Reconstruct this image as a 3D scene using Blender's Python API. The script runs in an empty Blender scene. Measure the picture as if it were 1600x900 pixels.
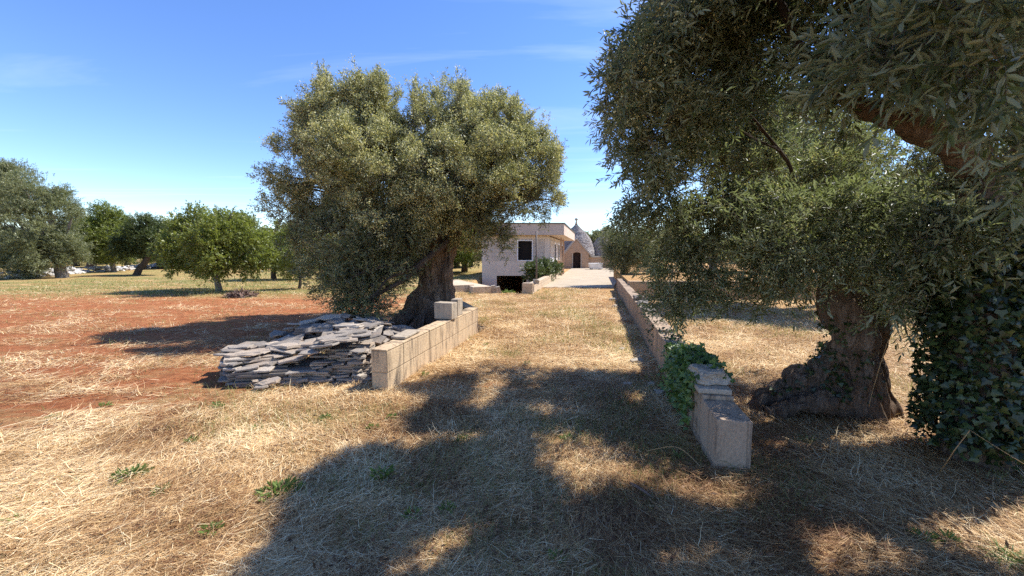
import bpy, bmesh, math, random
import numpy as np
from mathutils import Vector, Matrix, noise as mnoise

random.seed(7); RNG = np.random.default_rng(11)
scene = bpy.context.scene
COL = scene.collection
R = math.radians

# ------------------------------------------------------------------ camera
FPX, HOR, CAMZ = 620.0, 395.0, 1.6
PITCH = math.atan((450 - HOR) / FPX)
cam_d = bpy.data.cameras.new("camera"); cam = bpy.data.objects.new("camera", cam_d); COL.objects.link(cam)
cam.location = (0, 0, CAMZ); cam.rotation_euler = (math.pi / 2 - PITCH, 0, 0)
cam_d.sensor_width = 36; cam_d.lens = FPX / 1600 * 36; cam_d.clip_end = 2000; cam_d.clip_start = 0.05
scene.camera = cam

# ------------------------------------------------------------------ world, sun, exposure
SUNV = Vector((0.67, 0.28, 1.0)).normalized()          # towards the sun
EL = math.asin(SUNV.z); AZ = math.atan2(SUNV.x, SUNV.y)
world = bpy.data.worlds.new("World"); scene.world = world; world.use_nodes = True
wn, wl = world.node_tree.nodes, world.node_tree.links
bg = wn["Background"]; bg.inputs[1].default_value = 0.15
sky = wn.new("ShaderNodeTexSky"); sky.sky_type = 'NISHITA'; sky.sun_disc = False
sky.sun_elevation = EL; sky.sun_rotation = AZ
sky.air_density = 1.0; sky.dust_density = 0.0; sky.ozone_density = 3.0; sky.altitude = 600
whs = wn.new("ShaderNodeHueSaturation"); whs.inputs["Saturation"].default_value = 1.18; whs.inputs["Value"].default_value = 0.80; whs.inputs["Hue"].default_value = 0.512; wl.new(sky.outputs[0], whs.inputs["Color"])
tc = wn.new("ShaderNodeTexCoord")
def wmath(op, a, b=None):
    n = wn.new("ShaderNodeMath"); n.operation = op
    for i, v in enumerate((a, b)):
        if v is None: continue
        if isinstance(v, (int, float)): n.inputs[i].default_value = v
        else: wl.new(v, n.inputs[i])
    return n.outputs[0]
wsep = wn.new("ShaderNodeSeparateXYZ"); wl.new(tc.outputs["Generated"], wsep.inputs[0])
wz = wmath('MAXIMUM', wsep.outputs[2], 0.05)
wc = wn.new("ShaderNodeCombineXYZ")
wl.new(wmath('DIVIDE', wsep.outputs[0], wz), wc.inputs[0]); wl.new(wmath('MULTIPLY', wmath('DIVIDE', wsep.outputs[1], wz), 1.0), wc.inputs[1])
wmap = wn.new("ShaderNodeMapping"); wmap.inputs["Rotation"].default_value = (0, 0, R(-24)); wmap.inputs["Scale"].default_value = (0.16, 0.75, 1)
wmap.inputs["Location"].default_value = (0.4, 1.6, 0)
wl.new(wc.outputs[0], wmap.inputs[0])
wnz = wn.new("ShaderNodeTexNoise"); wnz.inputs["Scale"].default_value = 1.3; wnz.inputs["Detail"].default_value = 7
wnz.inputs["Roughness"].default_value = 0.55; wnz.inputs["Distortion"].default_value = 0.9
wl.new(wmap.outputs[0], wnz.inputs["Vector"])
wr = wn.new("ShaderNodeMapRange"); wr.inputs[1].default_value = 0.52; wr.inputs[2].default_value = 0.85; wr.inputs[3].default_value = 0; wr.inputs[4].default_value = 0.3
wl.new(wnz.outputs[0], wr.inputs[0])
wmix = wn.new("ShaderNodeMix"); wmix.data_type = 'RGBA'; wmix.inputs[7].default_value = (4.6, 4.9, 5.4, 1)
wl.new(wr.outputs[0], wmix.inputs[0]); wl.new(whs.outputs[0], wmix.inputs[6]); wl.new(wmix.outputs[2], bg.inputs[0])

sun_d = bpy.data.lights.new("sun", 'SUN'); sun = bpy.data.objects.new("sun", sun_d); COL.objects.link(sun)
sun_d.energy = 3.6; sun_d.angle = R(0.53); sun_d.color = (1.0, 0.965, 0.90)
sun.rotation_euler = (-SUNV).to_track_quat('-Z', 'Y').to_euler(); sun.location = (20, 10, 30)
scene.view_settings.view_transform = 'Standard'; scene.view_settings.look = 'None'
scene.view_settings.exposure = 1.2; scene.view_settings.gamma = 1.0
scene.render.engine = 'CYCLES'; scene.cycles.max_bounces = 6; scene.cycles.transparent_max_bounces = 4
scene.cycles.use_denoising = False

# ------------------------------------------------------------------ placing helpers
def ray(px, py):
    c, s = math.cos(PITCH), math.sin(PITCH); v = 450 - py
    return Vector((px - 800, FPX * c + v * s, -FPX * s + v * c))
def gp(px, py, z=0.0):                                  # where that sight line meets height z
    d = ray(px, py); t = (z - CAMZ) / d.z
    return Vector((d.x * t, d.y * t, z))
def at(px, py, Y):                                      # where it meets depth Y
    d = ray(px, py); t = Y / d.y
    return Vector((d.x * t, Y, CAMZ + d.z * t))
D = Vector((0.2071, 0.9783, 0)); Nn = Vector((0.9783, -0.2071, 0))   # driveway direction and its right-hand normal
DANG = -math.atan2(D.x, D.y)                            # rotation about z that turns +Y onto D

# ------------------------------------------------------------------ numpy noise
def _h(ix, iy, iz, seed):
    n = (ix * 374761393 + iy * 668265263 + iz * 2147483647 + seed * 1274126177) & 0xffffffff
    n = ((n ^ (n >> 13)) * 1274126177) & 0xffffffff
    n = (n ^ (n >> 16)) & 0xffffffff
    return n / 4294967295.0
def vnoise(p, seed=0):
    p = np.asarray(p, float); i = np.floor(p).astype(np.int64); f = p - i; f = f * f * (3 - 2 * f)
    r = 0
    for dx in (0, 1):
        for dy in (0, 1):
            for dz in (0, 1):
                w = (f[..., 0] if dx else 1 - f[..., 0]) * (f[..., 1] if dy else 1 - f[..., 1]) * (f[..., 2] if dz else 1 - f[..., 2])
                r = r + w * _h(i[..., 0] + dx, i[..., 1] + dy, i[..., 2] + dz, seed)
    return r
def n2(x, y, s, seed=0, oct=3):
    a, t, w = 0, 0, 1.0
    for k in range(oct):
        a = a + w * vnoise(np.stack([x * s, y * s, np.zeros_like(x) + seed * 7.3], -1), seed + k); t += w; w *= .5; s *= 2.1
    return a / t
def sstep(a, b, x):
    t = np.clip((x - a) / (b - a), 0, 1); return t * t * (3 - 2 * t)

# ------------------------------------------------------------------ the lie of the land
WA = gp(606.4, 613.8)                                   # near right corner of the left block wall
WB = gp(1118, 738)                                      # near left corner of the right block wall
RW0 = gp(832.4, 460)                                    # near right corner of the wall beside the garage ramp
HY = 25.0                                               # depth of the house front
HX0 = at(753, 400, HY).x; HX1 = at(859, 400, HY).x
def rampx(y):                                           # left side of the wall beside the ramp
    return RW0.x - 0.25 + (y - RW0.y) * D.x / D.y
def ground_z(x, y):
    x = np.asarray(x, float); y = np.asarray(y, float)
    r = np.hypot(x, y)
    z = (n2(x, y, 0.9, 3) - .5) * 0.07 + (n2(x, y, 4.5, 5, 2) - .5) * 0.025
    z = z * (1 - sstep(9, 20, r) * .6)
    z = z + sstep(30, 90, r) * (n2(x, y, .02, 9) - .4) * 1.2
    rx = rampx(y)
    inside = sstep(HX0 - .25, HX0 + .25, x) * (1 - sstep(rx - .2, rx + .1, x)) * sstep(15.6, 19.0, y) * (1 - sstep(HY + 8, HY + 9, y))
    z = z * (1 - inside) - inside * 1.25
    return z
def gz(x, y): return float(ground_z(np.array([x]), np.array([y]))[0])

# ------------------------------------------------------------------ object helpers
def tag(o, label=None, cat=None, group=None, kind=None):
    if label: o["label"] = label
    if cat: o["category"] = cat; kind = kind or "thing"
    if group: o["group"] = group
    if kind: o["kind"] = kind
    return o
def empty(name, loc, rz=0.0):
    o = bpy.data.objects.new(name, None); COL.objects.link(o); o.location = loc; o.rotation_euler = (0, 0, rz)
    o.empty_display_size = 0.2
    return o
def link(name, me, mat=None, parent=None, keep_world=True):
    o = bpy.data.objects.new(name, me); COL.objects.link(o)
    if mat is not None:
        me.materials.clear(); me.materials.append(mat)
    if parent is not None:
        o.parent = parent
        if keep_world:
            o.matrix_parent_inverse = (Matrix.Translation(parent.location) @ parent.rotation_euler.to_matrix().to_4x4()).inverted()
    return o
def npmesh(name, V, F, smooth=False, attrs=None):
    """V (n,3); F (m,k) all faces with k corners; attrs {name: (n,)}"""
    me = bpy.data.meshes.new(name); V = np.ascontiguousarray(V, np.float32); F = np.ascontiguousarray(F, np.int32)
    me.vertices.add(len(V)); me.vertices.foreach_set("co", V.ravel())
    m, k = F.shape
    me.loops.add(m * k); me.loops.foreach_set("vertex_index", F.ravel())
    me.polygons.add(m); me.polygons.foreach_set("loop_start", np.arange(0, m * k, k, dtype=np.int32))
    if smooth: me.polygons.foreach_set("use_smooth", np.ones(m, bool))
    me.update(calc_edges=True)
    for an, av in (attrs or {}).items():
        a = me.attributes.new(an, 'FLOAT', 'POINT'); a.data.foreach_set("value", np.ascontiguousarray(av, np.float32))
    return me
class MB:                                               # collects boxes and prisms
    def __init__(s): s.v = []; s.f = []
    def hexa(s, pts):                                   # 4 bottom (ccw) then 4 top
        b = len(s.v); s.v += [tuple(p) for p in pts]
        for q in ((3, 2, 1, 0), (4, 5, 6, 7), (0, 1, 5, 4), (1, 2, 6, 5), (2, 3, 7, 6), (3, 0, 4, 7)): s.f.append([b + i for i in q])
        return s
    def box(s, x0, y0, z0, x1, y1, z1):
        return s.hexa([(x0, y0, z0), (x1, y0, z0), (x1, y1, z0), (x0, y1, z0), (x0, y0, z1), (x1, y0, z1), (x1, y1, z1), (x0, y1, z1)])
    def quad(s, *p):
        b = len(s.v); s.v += [tuple(q) for q in p]; s.f.append(list(range(b, b + len(p)))); return s
    def build(s, name, mat, parent=None, bevel=0.0, keep_world=True, rough=0.0, cuts=0, smooth=False):
        me = bpy.data.meshes.new(name); me.from_pydata(s.v, [], s.f)
        if bevel or cuts or rough:
            bm = bmesh.new(); bm.from_mesh(me)
            bmesh.ops.recalc_face_normals(bm, faces=bm.faces)
            if bevel: bmesh.ops.bevel(bm, geom=bm.edges[:], offset=bevel, segments=2, affect='EDGES', profile=.6)
            if cuts:
                for _ in range(cuts):
                    es = [e for e in bm.edges if e.calc_length() > rough * 2.5]
                    bmesh.ops.subdivide_edges(bm, edges=es, cuts=1, use_grid_fill=True)
                bm.normal_update()
                for v in bm.verts:
                    n = mnoise.noise_vector(v.co * 6) * .6 + mnoise.noise_vector(v.co * 19) * .4
                    v.co += n * rough * .35
            bm.to_mesh(me); bm.free()
        me.update()
        if smooth:
            for p in me.polygons: p.use_smooth = True
        return link(name, me, mat, parent, keep_world)

# ------------------------------------------------------------------ materials
class MT:
    def __init__(s, name, rough=.9, spec=.2):
        s.m = bpy.data.materials.new(name); s.m.use_nodes = True; s.nt = s.m.node_tree; s.N = s.nt.nodes; s.L = s.nt.links
        s.b = s.N["Principled BSDF"]; s.b.inputs["Roughness"].default_value = rough; s.b.inputs["Specular IOR Level"].default_value = spec
        s.co = s.N.new("ShaderNodeTexCoord"); s.geo = s.N.new("ShaderNodeNewGeometry")
    def node(s, t, **kw):
        n = s.N.new(t)
        for k, v in kw.items(): setattr(n, k, v)
        return n
    def setin(s, n, i, v):
        if isinstance(v, bpy.types.NodeSocket): s.L.new(v, n.inputs[i])
        else: n.inputs[i].default_value = v
    def pos(s): return s.geo.outputs["Position"]
    def obj(s): return s.co.outputs["Object"]
    def mapped(s, vec, scale=(1, 1, 1), rot=(0, 0, 0), loc=(0, 0, 0)):
        n = s.node("ShaderNodeMapping"); s.L.new(vec, n.inputs[0]); n.inputs["Scale"].default_value = scale
        n.inputs["Rotation"].default_value = rot; n.inputs["Location"].default_value = loc; return n.outputs[0]
    def noise(s, vec, scale, detail=5, rough=.6, dist=0.0):
        n = s.node("ShaderNodeTexNoise"); s.L.new(vec, n.inputs["Vector"]); n.inputs["Scale"].default_value = scale
        n.inputs["Detail"].default_value = detail; n.inputs["Roughness"].default_value = rough; n.inputs["Distortion"].default_value = dist
        return n.outputs[0]
    def ramp(s, fac, stops):
        n = s.node("ShaderNodeValToRGB"); s.L.new(fac, n.inputs[0]); e = n.color_ramp.elements
        while len(e) < len(stops): e.new(.5)
        for el, (p, c) in zip(e, stops): el.position = p; el.color = (*c, 1) if len(c) == 3 else c
        return n.outputs[0]
    def mix(s, fac, a, b, mode='MIX'):
        n = s.node("ShaderNodeMix", data_type='RGBA', blend_type=mode); s.setin(n, 0, fac)
        for i, v in ((6, a), (7, b)):
            if isinstance(v, tuple) and len(v) == 3: v = (*v, 1)
            s.setin(n, i, v)
        return n.outputs[2]
    def math(s, op, a, b=0.0, c=0.0):
        n = s.node("ShaderNodeMath", operation=op); s.setin(n, 0, a); s.setin(n, 1, b); s.setin(n, 2, c); return n.outputs[0]
    def rng(s, v, a, b, c=0.0, d=1.0):
        n = s.node("ShaderNodeMapRange"); s.setin(n, 0, v)
        for i, q in enumerate((a, b, c, d)): s.setin(n, i + 1, q)
        return n.outputs[0]
    def attr(s, name): return s.node("ShaderNodeAttribute", attribute_name=name).outputs["Fac"]
    def col(s, c):
        if isinstance(c, tuple): c = (*c, 1)
        s.setin(s.b, "Base Color", c); return s
    def bump(s, h, strength=.4, dist=.02, base=None):
        n = s.node("ShaderNodeBump"); n.inputs["Strength"].default_value = strength; n.inputs["Distance"].default_value = dist
        s.L.new(h, n.inputs["Height"])
        if base is not None: s.L.new(base, n.inputs["Normal"])
        s.L.new(n.outputs[0], s.b.inputs["Normal"]); return n.outputs[0]
    def sep(s, vec): 
        n = s.node("ShaderNodeSeparateXYZ"); s.L.new(vec, n.inputs[0]); return n.outputs

def leaf_mat(name, dark, mid, light, back, trans=.25, rough=.45, spec=.5, size=0.0):
    m = MT(name, rough, spec)
    c = m.ramp(m.attr("rnd"), [(0, dark), (.55, mid), (1, light)])
    if back is not None: c = m.mix(m.geo.outputs["Backfacing"], c, m.mix(.65, c, back))
    m.col(c)
    tr = m.node("ShaderNodeBsdfTranslucent"); m.L.new(m.mix(.5, c, (mid[0] * 2.2, mid[1] * 2.3, mid[2] * .9)), tr.inputs[0])
    mx = m.node("ShaderNodeMixShader"); mx.inputs[0].default_value = trans
    out = m.N["Material Output"]
    m.L.new(m.b.outputs[0], mx.inputs[1]); m.L.new(tr.outputs[0], mx.inputs[2]); m.L.new(mx.outputs[0], out.inputs[0])
    return m.m
M = {}
M['olive_leaf'] = leaf_mat("olive_leaf", (.03, .042, .014), (.145, .155, .05), (.40, .40, .19), (.24, .25, .16))
M['olive_leaf_pale'] = leaf_mat("olive_leaf_pale", (.05, .065, .025), (.17, .185, .075), (.36, .36, .19), (.27, .28, .17))
M['olive_leaf_near'] = leaf_mat("olive_leaf_near", (.03, .042, .014), (.11, .13, .048), (.32, .34, .18), (.30, .33, .22), trans=.36)
M['blossom'] = leaf_mat("blossom", (.40, .37, .17), (.56, .52, .26), (.72, .68, .40), None, trans=.2, rough=.8, spec=.1)
M['green_leaf'] = leaf_mat("green_leaf", (.07, .09, .018), (.17, .20, .035), (.32, .34, .09), (.2, .22, .07), trans=.35)
M['dark_green_leaf'] = leaf_mat("dark_green_leaf", (.03, .042, .014), (.075, .10, .026), (.15, .18, .055), (.09, .11, .04), trans=.25)
M['ivy_leaf'] = leaf_mat("ivy_leaf", (.012, .022, .007), (.028, .046, .012), (.07, .098, .026), (.05, .07, .025), trans=.1, rough=.4)
M['creeper_leaf'] = leaf_mat("creeper_leaf", (.05, .09, .02), (.10, .17, .04), (.20, .28, .09), (.13, .19, .07), trans=.3)
M['weed'] = leaf_mat("weed", (.06, .09, .02), (.13, .19, .045), (.25, .29, .10), None, trans=.3, rough=.6, spec=.2)
M['straw'] = leaf_mat("straw", (.16, .07, .032), (.60, .38, .17), (.97, .80, .49), None, trans=.12, rough=.6, spec=.25)
M['grass'] = leaf_mat("grass", (.12, .15, .04), (.24, .26, .09), (.42, .38, .18), None, trans=.25, rough=.7, spec=.15)

def bark(name, a, b, c):
    m = MT(name, .95, .1); v = m.mapped(m.pos(), (1, 1, .28))
    n1 = m.noise(v, 26, 8, .7, .6); n2_ = m.noise(m.pos(), 3.2, 4, .6)
    m.col(m.mix(m.rng(n2_, .45, .7, 0, .7), m.ramp(n1, [(.25, a), (.5, b), (.75, c)]), (b[0] * .75, b[1] * .8, b[2] * .8)))
    m.bump(m.math('ADD', m.noise(v, 34, 9, .75, .8), m.math('MULTIPLY', m.noise(v, 12, 4, .6, 1.2), 1.2)), 1.0, .05); return m.m
M['bark'] = bark("bark", (.07, .045, .032), (.25, .175, .125), (.46, .36, .28))
M['bark_red'] = bark("bark_red", (.05, .033, .024), (.24, .165, .115), (.48, .37, .28))
M['bark_dark'] = bark("bark_dark", (.04, .03, .022), (.11, .08, .06), (.22, .17, .13))
M['bark_pale'] = bark("bark_pale", (.12, .09, .07), (.28, .23, .18), (.45, .39, .32))

def block_mat(name, base, dark, light, bw=.4, bh=.25, mortar=.010, streak=1.0, ang=DANG, org=(0, 0, 0), pits=1.0):
    m = MT(name, .95, .1)
    v = m.mapped(m.pos(), (1, 1, 1), (0, 0, 0), tuple(-q for q in org))
    rot = m.node("ShaderNodeVectorRotate", rotation_type='Z_AXIS'); m.L.new(v, rot.inputs["Vector"]); rot.inputs["Angle"].default_value = -ang
    sx = m.sep(rot.outputs[0])
    cb = m.node("ShaderNodeCombineXYZ"); m.L.new(m.math('ADD', sx[1], sx[0]), cb.inputs[0]); m.L.new(sx[2], cb.inputs[1])
    br = m.node("ShaderNodeTexBrick"); m.L.new(cb.outputs[0], br.inputs["Vector"]); br.inputs["Scale"].default_value = 1
    br.inputs["Brick Width"].default_value = bw; br.inputs["Row Height"].default_value = bh; br.inputs["Mortar Size"].default_value = mortar
    br.inputs["Mortar Smooth"].default_value = .6; br.inputs["Bias"].default_value = 0
    br.inputs["Color1"].default_value = (*[q * 1.08 for q in base], 1); br.inputs["Color2"].default_value = (*[q * .88 for q in base], 1)
    br.inputs["Mortar"].default_value = (*[q * .74 for q in base], 1)
    big = m.noise(m.pos(), 2.6, 6, .62); fine = m.noise(m.pos(), 45, 6, .7)
    stv = m.mapped(m.pos(), (1, 1, .12)); st = m.noise(stv, 14, 6, .7, .2)
    c = m.mix(m.rng(big, .4, .7, 0, .55), br.outputs[0], light)
    c = m.mix(m.rng(st, .50, .68, 0, .75 * streak), c, dark)
    c = m.mix(m.rng(fine, .35, .65, .0, .35), c, tuple(q * .6 for q in dark))
    m.col(c)
    h = m.math('ADD', m.math('MULTIPLY', br.outputs["Fac"], -1.0), m.math('MULTIPLY', fine, .7 * pits))
    m.bump(h, .7, .012); return m.m
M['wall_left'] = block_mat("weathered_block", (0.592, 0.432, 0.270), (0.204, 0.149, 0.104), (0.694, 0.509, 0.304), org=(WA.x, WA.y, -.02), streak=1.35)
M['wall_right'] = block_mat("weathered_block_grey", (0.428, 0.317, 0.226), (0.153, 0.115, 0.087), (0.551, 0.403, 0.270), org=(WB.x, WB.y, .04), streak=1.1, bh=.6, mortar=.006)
M['wall_tufa'] = block_mat("tufa_block", (0.571, 0.394, 0.244), (0.265, 0.182, 0.122), (0.632, 0.451, 0.287), bw=.5, bh=.3, streak=.8, ang=0)
M['ramp_wall'] = block_mat("pale_block", (0.612, 0.480, 0.331), (0.306, 0.230, 0.165), (0.694, 0.557, 0.400), streak=.6, org=(RW0.x, RW0.y, 0))
M['loose_block'] = block_mat("loose_block", (0.408, 0.336, 0.252), (0.153, 0.125, 0.100), (0.551, 0.451, 0.331), bw=3, bh=3, mortar=.0)

def plain(name, base, var=.15, scale=6, rough=.9, bump=.2, fine=40, dark=None, dk=.5, spec=.15):
    m = MT(name, rough, spec); a = m.noise(m.pos(), scale, 6, .6); b = m.noise(m.pos(), fine, 5, .7)
    c = m.ramp(a, [(.3, tuple(q * (1 - var) for q in base)), (.7, tuple(min(1, q * (1 + var)) for q in base))])
    if dark is not None: c = m.mix(m.rng(b, .5, .75, 0, dk), c, dark)
    m.col(c); m.bump(b, bump, .01); return m.m
M['plaster'] = plain("plaster", (.72, .61, .48), .07, 1.2, dark=(.46, .38, .30), dk=.25)
M['facade_block'] = block_mat("facade_block", (0.673, 0.576, 0.452), (0.449, 0.374, 0.304), (0.714, 0.634, 0.531), bw=.5, bh=.27, mortar=.012, streak=.8, ang=0, pits=.8)
M['concrete_fascia'] = plain("concrete_fascia", (0.592, 0.470, 0.365), .10, 1.6, dark=(.36, .29, .24), dk=.35)
M['white_paint'] = plain("white_paint", (.80, .78, .74), .05, 3, bump=.05)
M['tan_wood'] = plain("tan_wood", (.50, .33, .22), .15, 3)
M['dark_void'] = plain("dark_interior", (.022, .018, .016), .2, 3)  # near-black colour standing for the unlit rooms behind window and side openings
M['soffit'] = plain("soffit", (.62, .48, .36), .06, 2)
M['bitumen'] = plain("bitumen", (.10, .11, .10), .2, 3)
M['concrete'] = plain("patio_concrete", (0.428, 0.346, 0.244), .14, 1.1, dark=(.30, .25, .19), dk=.5, fine=9)
M['steel'] = plain("rusty_steel", (.14, .115, .10), .3, 9, rough=.7, spec=.4)
M['white_stone'] = plain("white_stone", (.78, .75, .69), .08, 4, dark=(.5, .45, .4), dk=.4)

def slab_mat():
    m = MT("grey_limestone", .9, .15)
    oi = m.node("ShaderNodeObjectInfo").outputs["Random"]
    a = m.noise(m.pos(), 7, 6, .65); b = m.noise(m.pos(), 60, 6, .75)
    base = m.ramp(oi, [(0, (.20, .165, .13)), (.35, (.37, .31, .245)), (.7, (.46, .35, .25)), (1, (.62, .53, .42))])
    c = m.mix(m.rng(a, .35, .7, 0, .6), base, (.26, .24, .23)); c = m.mix(m.rng(b, .52, .75, 0, .7), c, (.10, .09, .085))
    c = m.mix(m.rng(m.noise(m.pos(), 4, 3), .55, .7, 0, .5), c, (.40, .30, .22))
    m.col(c); m.bump(m.noise(m.pos(), 30, 8, .8), 1.0, .02); return m.m
M['slab'] = slab_mat()
M['rock'] = plain("pale_rock", (0.428, 0.365, 0.287), .25, 9, bump=.6, fine=45, dark=(.13, .115, .10), dk=.8)

def trullo_mat():
    m = MT("dry_stone_roof", .95, .1)
    sx = m.sep(m.obj()); ang = m.math('ARCTAN2', sx[1], sx[0])
    cb = m.node("ShaderNodeCombineXYZ"); m.L.new(m.math('MULTIPLY', ang, 1.7), cb.inputs[0]); m.L.new(sx[2], cb.inputs[1])
    br = m.node("ShaderNodeTexBrick"); m.L.new(cb.outputs[0], br.inputs["Vector"]); br.inputs["Scale"].default_value = 1
    br.inputs["Brick Width"].default_value = .38; br.inputs["Row Height"].default_value = .155; br.inputs["Mortar Size"].default_value = .022
    br.inputs["Color1"].default_value = (.50, .46, .42, 1); br.inputs["Color2"].default_value = (.30, .26, .24, 1); br.inputs["Mortar"].default_value = (.12, .10, .09, 1)
    n = m.noise(m.pos(), 2.5, 6, .7); c = m.mix(m.rng(n, .45, .68, 0, .7), br.outputs[0], (.20, .175, .16))
    c = m.mix(m.rng(m.noise(m.pos(), 6, 4), .5, .7, 0, .5), c, (.60, .55, .50))
    m.col(c); m.bump(m.math('ADD', m.math('MULTIPLY', br.outputs["Fac"], -1), m.noise(m.pos(), 12, 5)), .9, .05); return m.m
M['trullo_roof'] = trullo_mat()
M['dark_rock'] = plain('lichened_rock', (.20, .175, .15), .3, 9, bump=.8, fine=40, dark=(.07, .06, .05), dk=.8)
M['trullo_wall'] = block_mat("trullo_wall", (0.530, 0.355, 0.226), (0.245, 0.163, 0.109), (0.592, 0.432, 0.296), bw=.38, bh=.2, mortar=.02, streak=.5, ang=0)
M['door_wood'] = plain("dark_door_wood", (.035, .022, .018), .3, 8)

def ground_mat():
    m = MT("field_soil", .97, .08); p = m.pos(); s = m.sep(p)
    flat = m.node("ShaderNodeCombineXYZ"); m.L.new(s[0], flat.inputs[0]); m.L.new(s[1], flat.inputs[1]); f = flat.outputs[0]
    n_s = m.noise(f, 1.1, 8, .68, .4); n_m = m.noise(f, 6, 8, .75, .3); n_f = m.noise(m.mapped(f, (1, 1.0, 1)), 30, 8, .85, .8)
    streak = m.noise(m.mapped(f, (1.0, 6, 1), (0, 0, R(-12))), 1.1, 7, .7, .8)
    soil = m.ramp(n_m, [(.3, (.20, .062, .026)), (.55, (.46, .17, .07)), (.75, (.62, .30, .15))])
    straw = m.ramp(n_f, [(.30, (.14, .06, .025)), (.44, (.36, .19, .075)), (.56, (.62, .41, .19)), (.72, (.84, .64, .35))])
    # a tilled red belt on the left, straw elsewhere
    edge = m.math('ADD', s[0], m.math('MULTIPLY', m.math('SUBTRACT', n_s, .5), 5.0))
    left = m.rng(edge, -2.2, -4.0)
    belt = m.math('MULTIPLY', left, m.math('MULTIPLY', m.rng(s[1], 2.8, 4.2), m.rng(s[1], 17.5, 13.0)))
    thr = m.math('ADD', m.rng(belt, 0, 1, .40, .56), 0.0)
    w = m.math('ADD', m.math('MULTIPLY', n_s, .35), m.math('MULTIPLY', streak, .65))
    cover = m.math('MULTIPLY', m.math('SUBTRACT', w, thr), 9.0); cover = m.rng(cover, -.5, .9)
    c = m.mix(cover, soil, straw)
    # green growth among the orchard trees further off
    g = m.math('MULTIPLY', m.rng(m.noise(m.mapped(f, (.5, 1.5, 1)), .8, 6, .7), .40, .58), m.math('MULTIPLY', m.rng(s[0], -1.5, -3.5), m.rng(s[1], 13.5, 16.5)))
    c = m.mix(m.math('MULTIPLY', g, .9), c, m.ramp(n_f, [(.3, (.12, .14, .035)), (.7, (.30, .30, .11))]))
    g2 = m.rng(m.noise(f, 1.7, 6, .7), .56, .72, 0, .35)
    c = m.mix(g2, c, (.16, .17, .05))
    m.col(c); b1 = m.bump(m.math('ADD', n_m, m.math('MULTIPLY', n_f, .6)), .9, .09); return m.m
M['ground'] = ground_mat()

# ------------------------------------------------------------------ ground sheet
def sheet():
    n = 520; k = 6.0; L = 600.0
    u = np.linspace(-1, 1, n); gx = np.sinh(k * u) / math.sinh(k) * L
    X, Y = np.meshgrid(gx, gx + 5.0, indexing='ij'); Z = ground_z(X, Y)
    V = np.stack([X, Y, Z], -1).reshape(-1, 3)
    i = np.arange(n - 1); a = (i[:, None] * n + i[None, :]).ravel()
    F = np.stack([a, a + n, a + n + 1, a + 1], -1)
    o = link("ground", npmesh("ground", V, F, True), M['ground']); tag(o, kind="structure")
sheet()

# ------------------------------------------------------------------ tubes and trunks
def tube_np(pts, rad, seg=10):
    pts = [Vector(p) for p in pts]; V = []; F = []
    t0 = None; up = Vector((0.3, 0.2, 1)).normalized()
    for i, p in enumerate(pts):
        t = (pts[min(i + 1, len(pts) - 1)] - pts[max(i - 1, 0)]).normalized()
        a = t.cross(Vector((0.31, 0.87, 0.12))).normalized() if abs(t.z) > .6 else t.cross(Vector((0, 0, 1))).normalized()
        if t0 is not None and a.dot(t0) < 0: a = -a
        t0 = a; b = t.cross(a)
        for j in range(seg):
            th = 2 * math.pi * j / seg
            V.append(p + (a * math.cos(th) + b * math.sin(th)) * rad[i])
    for i in range(len(pts) - 1):
        for j in range(seg):
            F.append((i * seg + j, i * seg + (j + 1) % seg, (i + 1) * seg + (j + 1) % seg, (i + 1) * seg + j))
    return V, F, len(pts), seg
def smooth_path(pts, rad, n=6, wob=0.0, seed=0):
    P = [Vector(p) for p in pts]; out = []; ro = []
    for i in range(len(P) - 1):
        p0, p1, p2, p3 = P[max(i - 1, 0)], P[i], P[i + 1], P[min(i + 2, len(P) - 1)]
        for k in range(n):
            t = k / n
            q = 0.5 * ((2 * p1) + (p2 - p0) * t + (2 * p0 - 5 * p1 + 4 * p2 - p3) * t * t + (3 * p1 - p0 - 3 * p2 + p3) * t ** 3)
            if wob: q = q + mnoise.noise_vector(q * 2.3 + Vector((seed, 0, 0))) * wob
            out.append(q); ro.append(rad[i] * (1 - t) + rad[i + 1] * t)
    out.append(P[-1]); ro.append(rad[-1]); return out, ro
def tubes_mesh(name, paths, seg=10, caps=True):
    V = []; F = []
    for pts, rad in paths:
        v, f, n, s = tube_np(pts, rad, seg); b = len(V); V += v; F += [tuple(b + i for i in q) for q in f]
        if caps: F.append(tuple(b + j for j in reversed(range(s)))); F.append(tuple(b + (n - 1) * s + j for j in range(s)))
    me = bpy.data.meshes.new(name); me.from_pydata(V, [], F); me.update()
    for p in me.polygons: p.use_smooth = True
    return me
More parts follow.
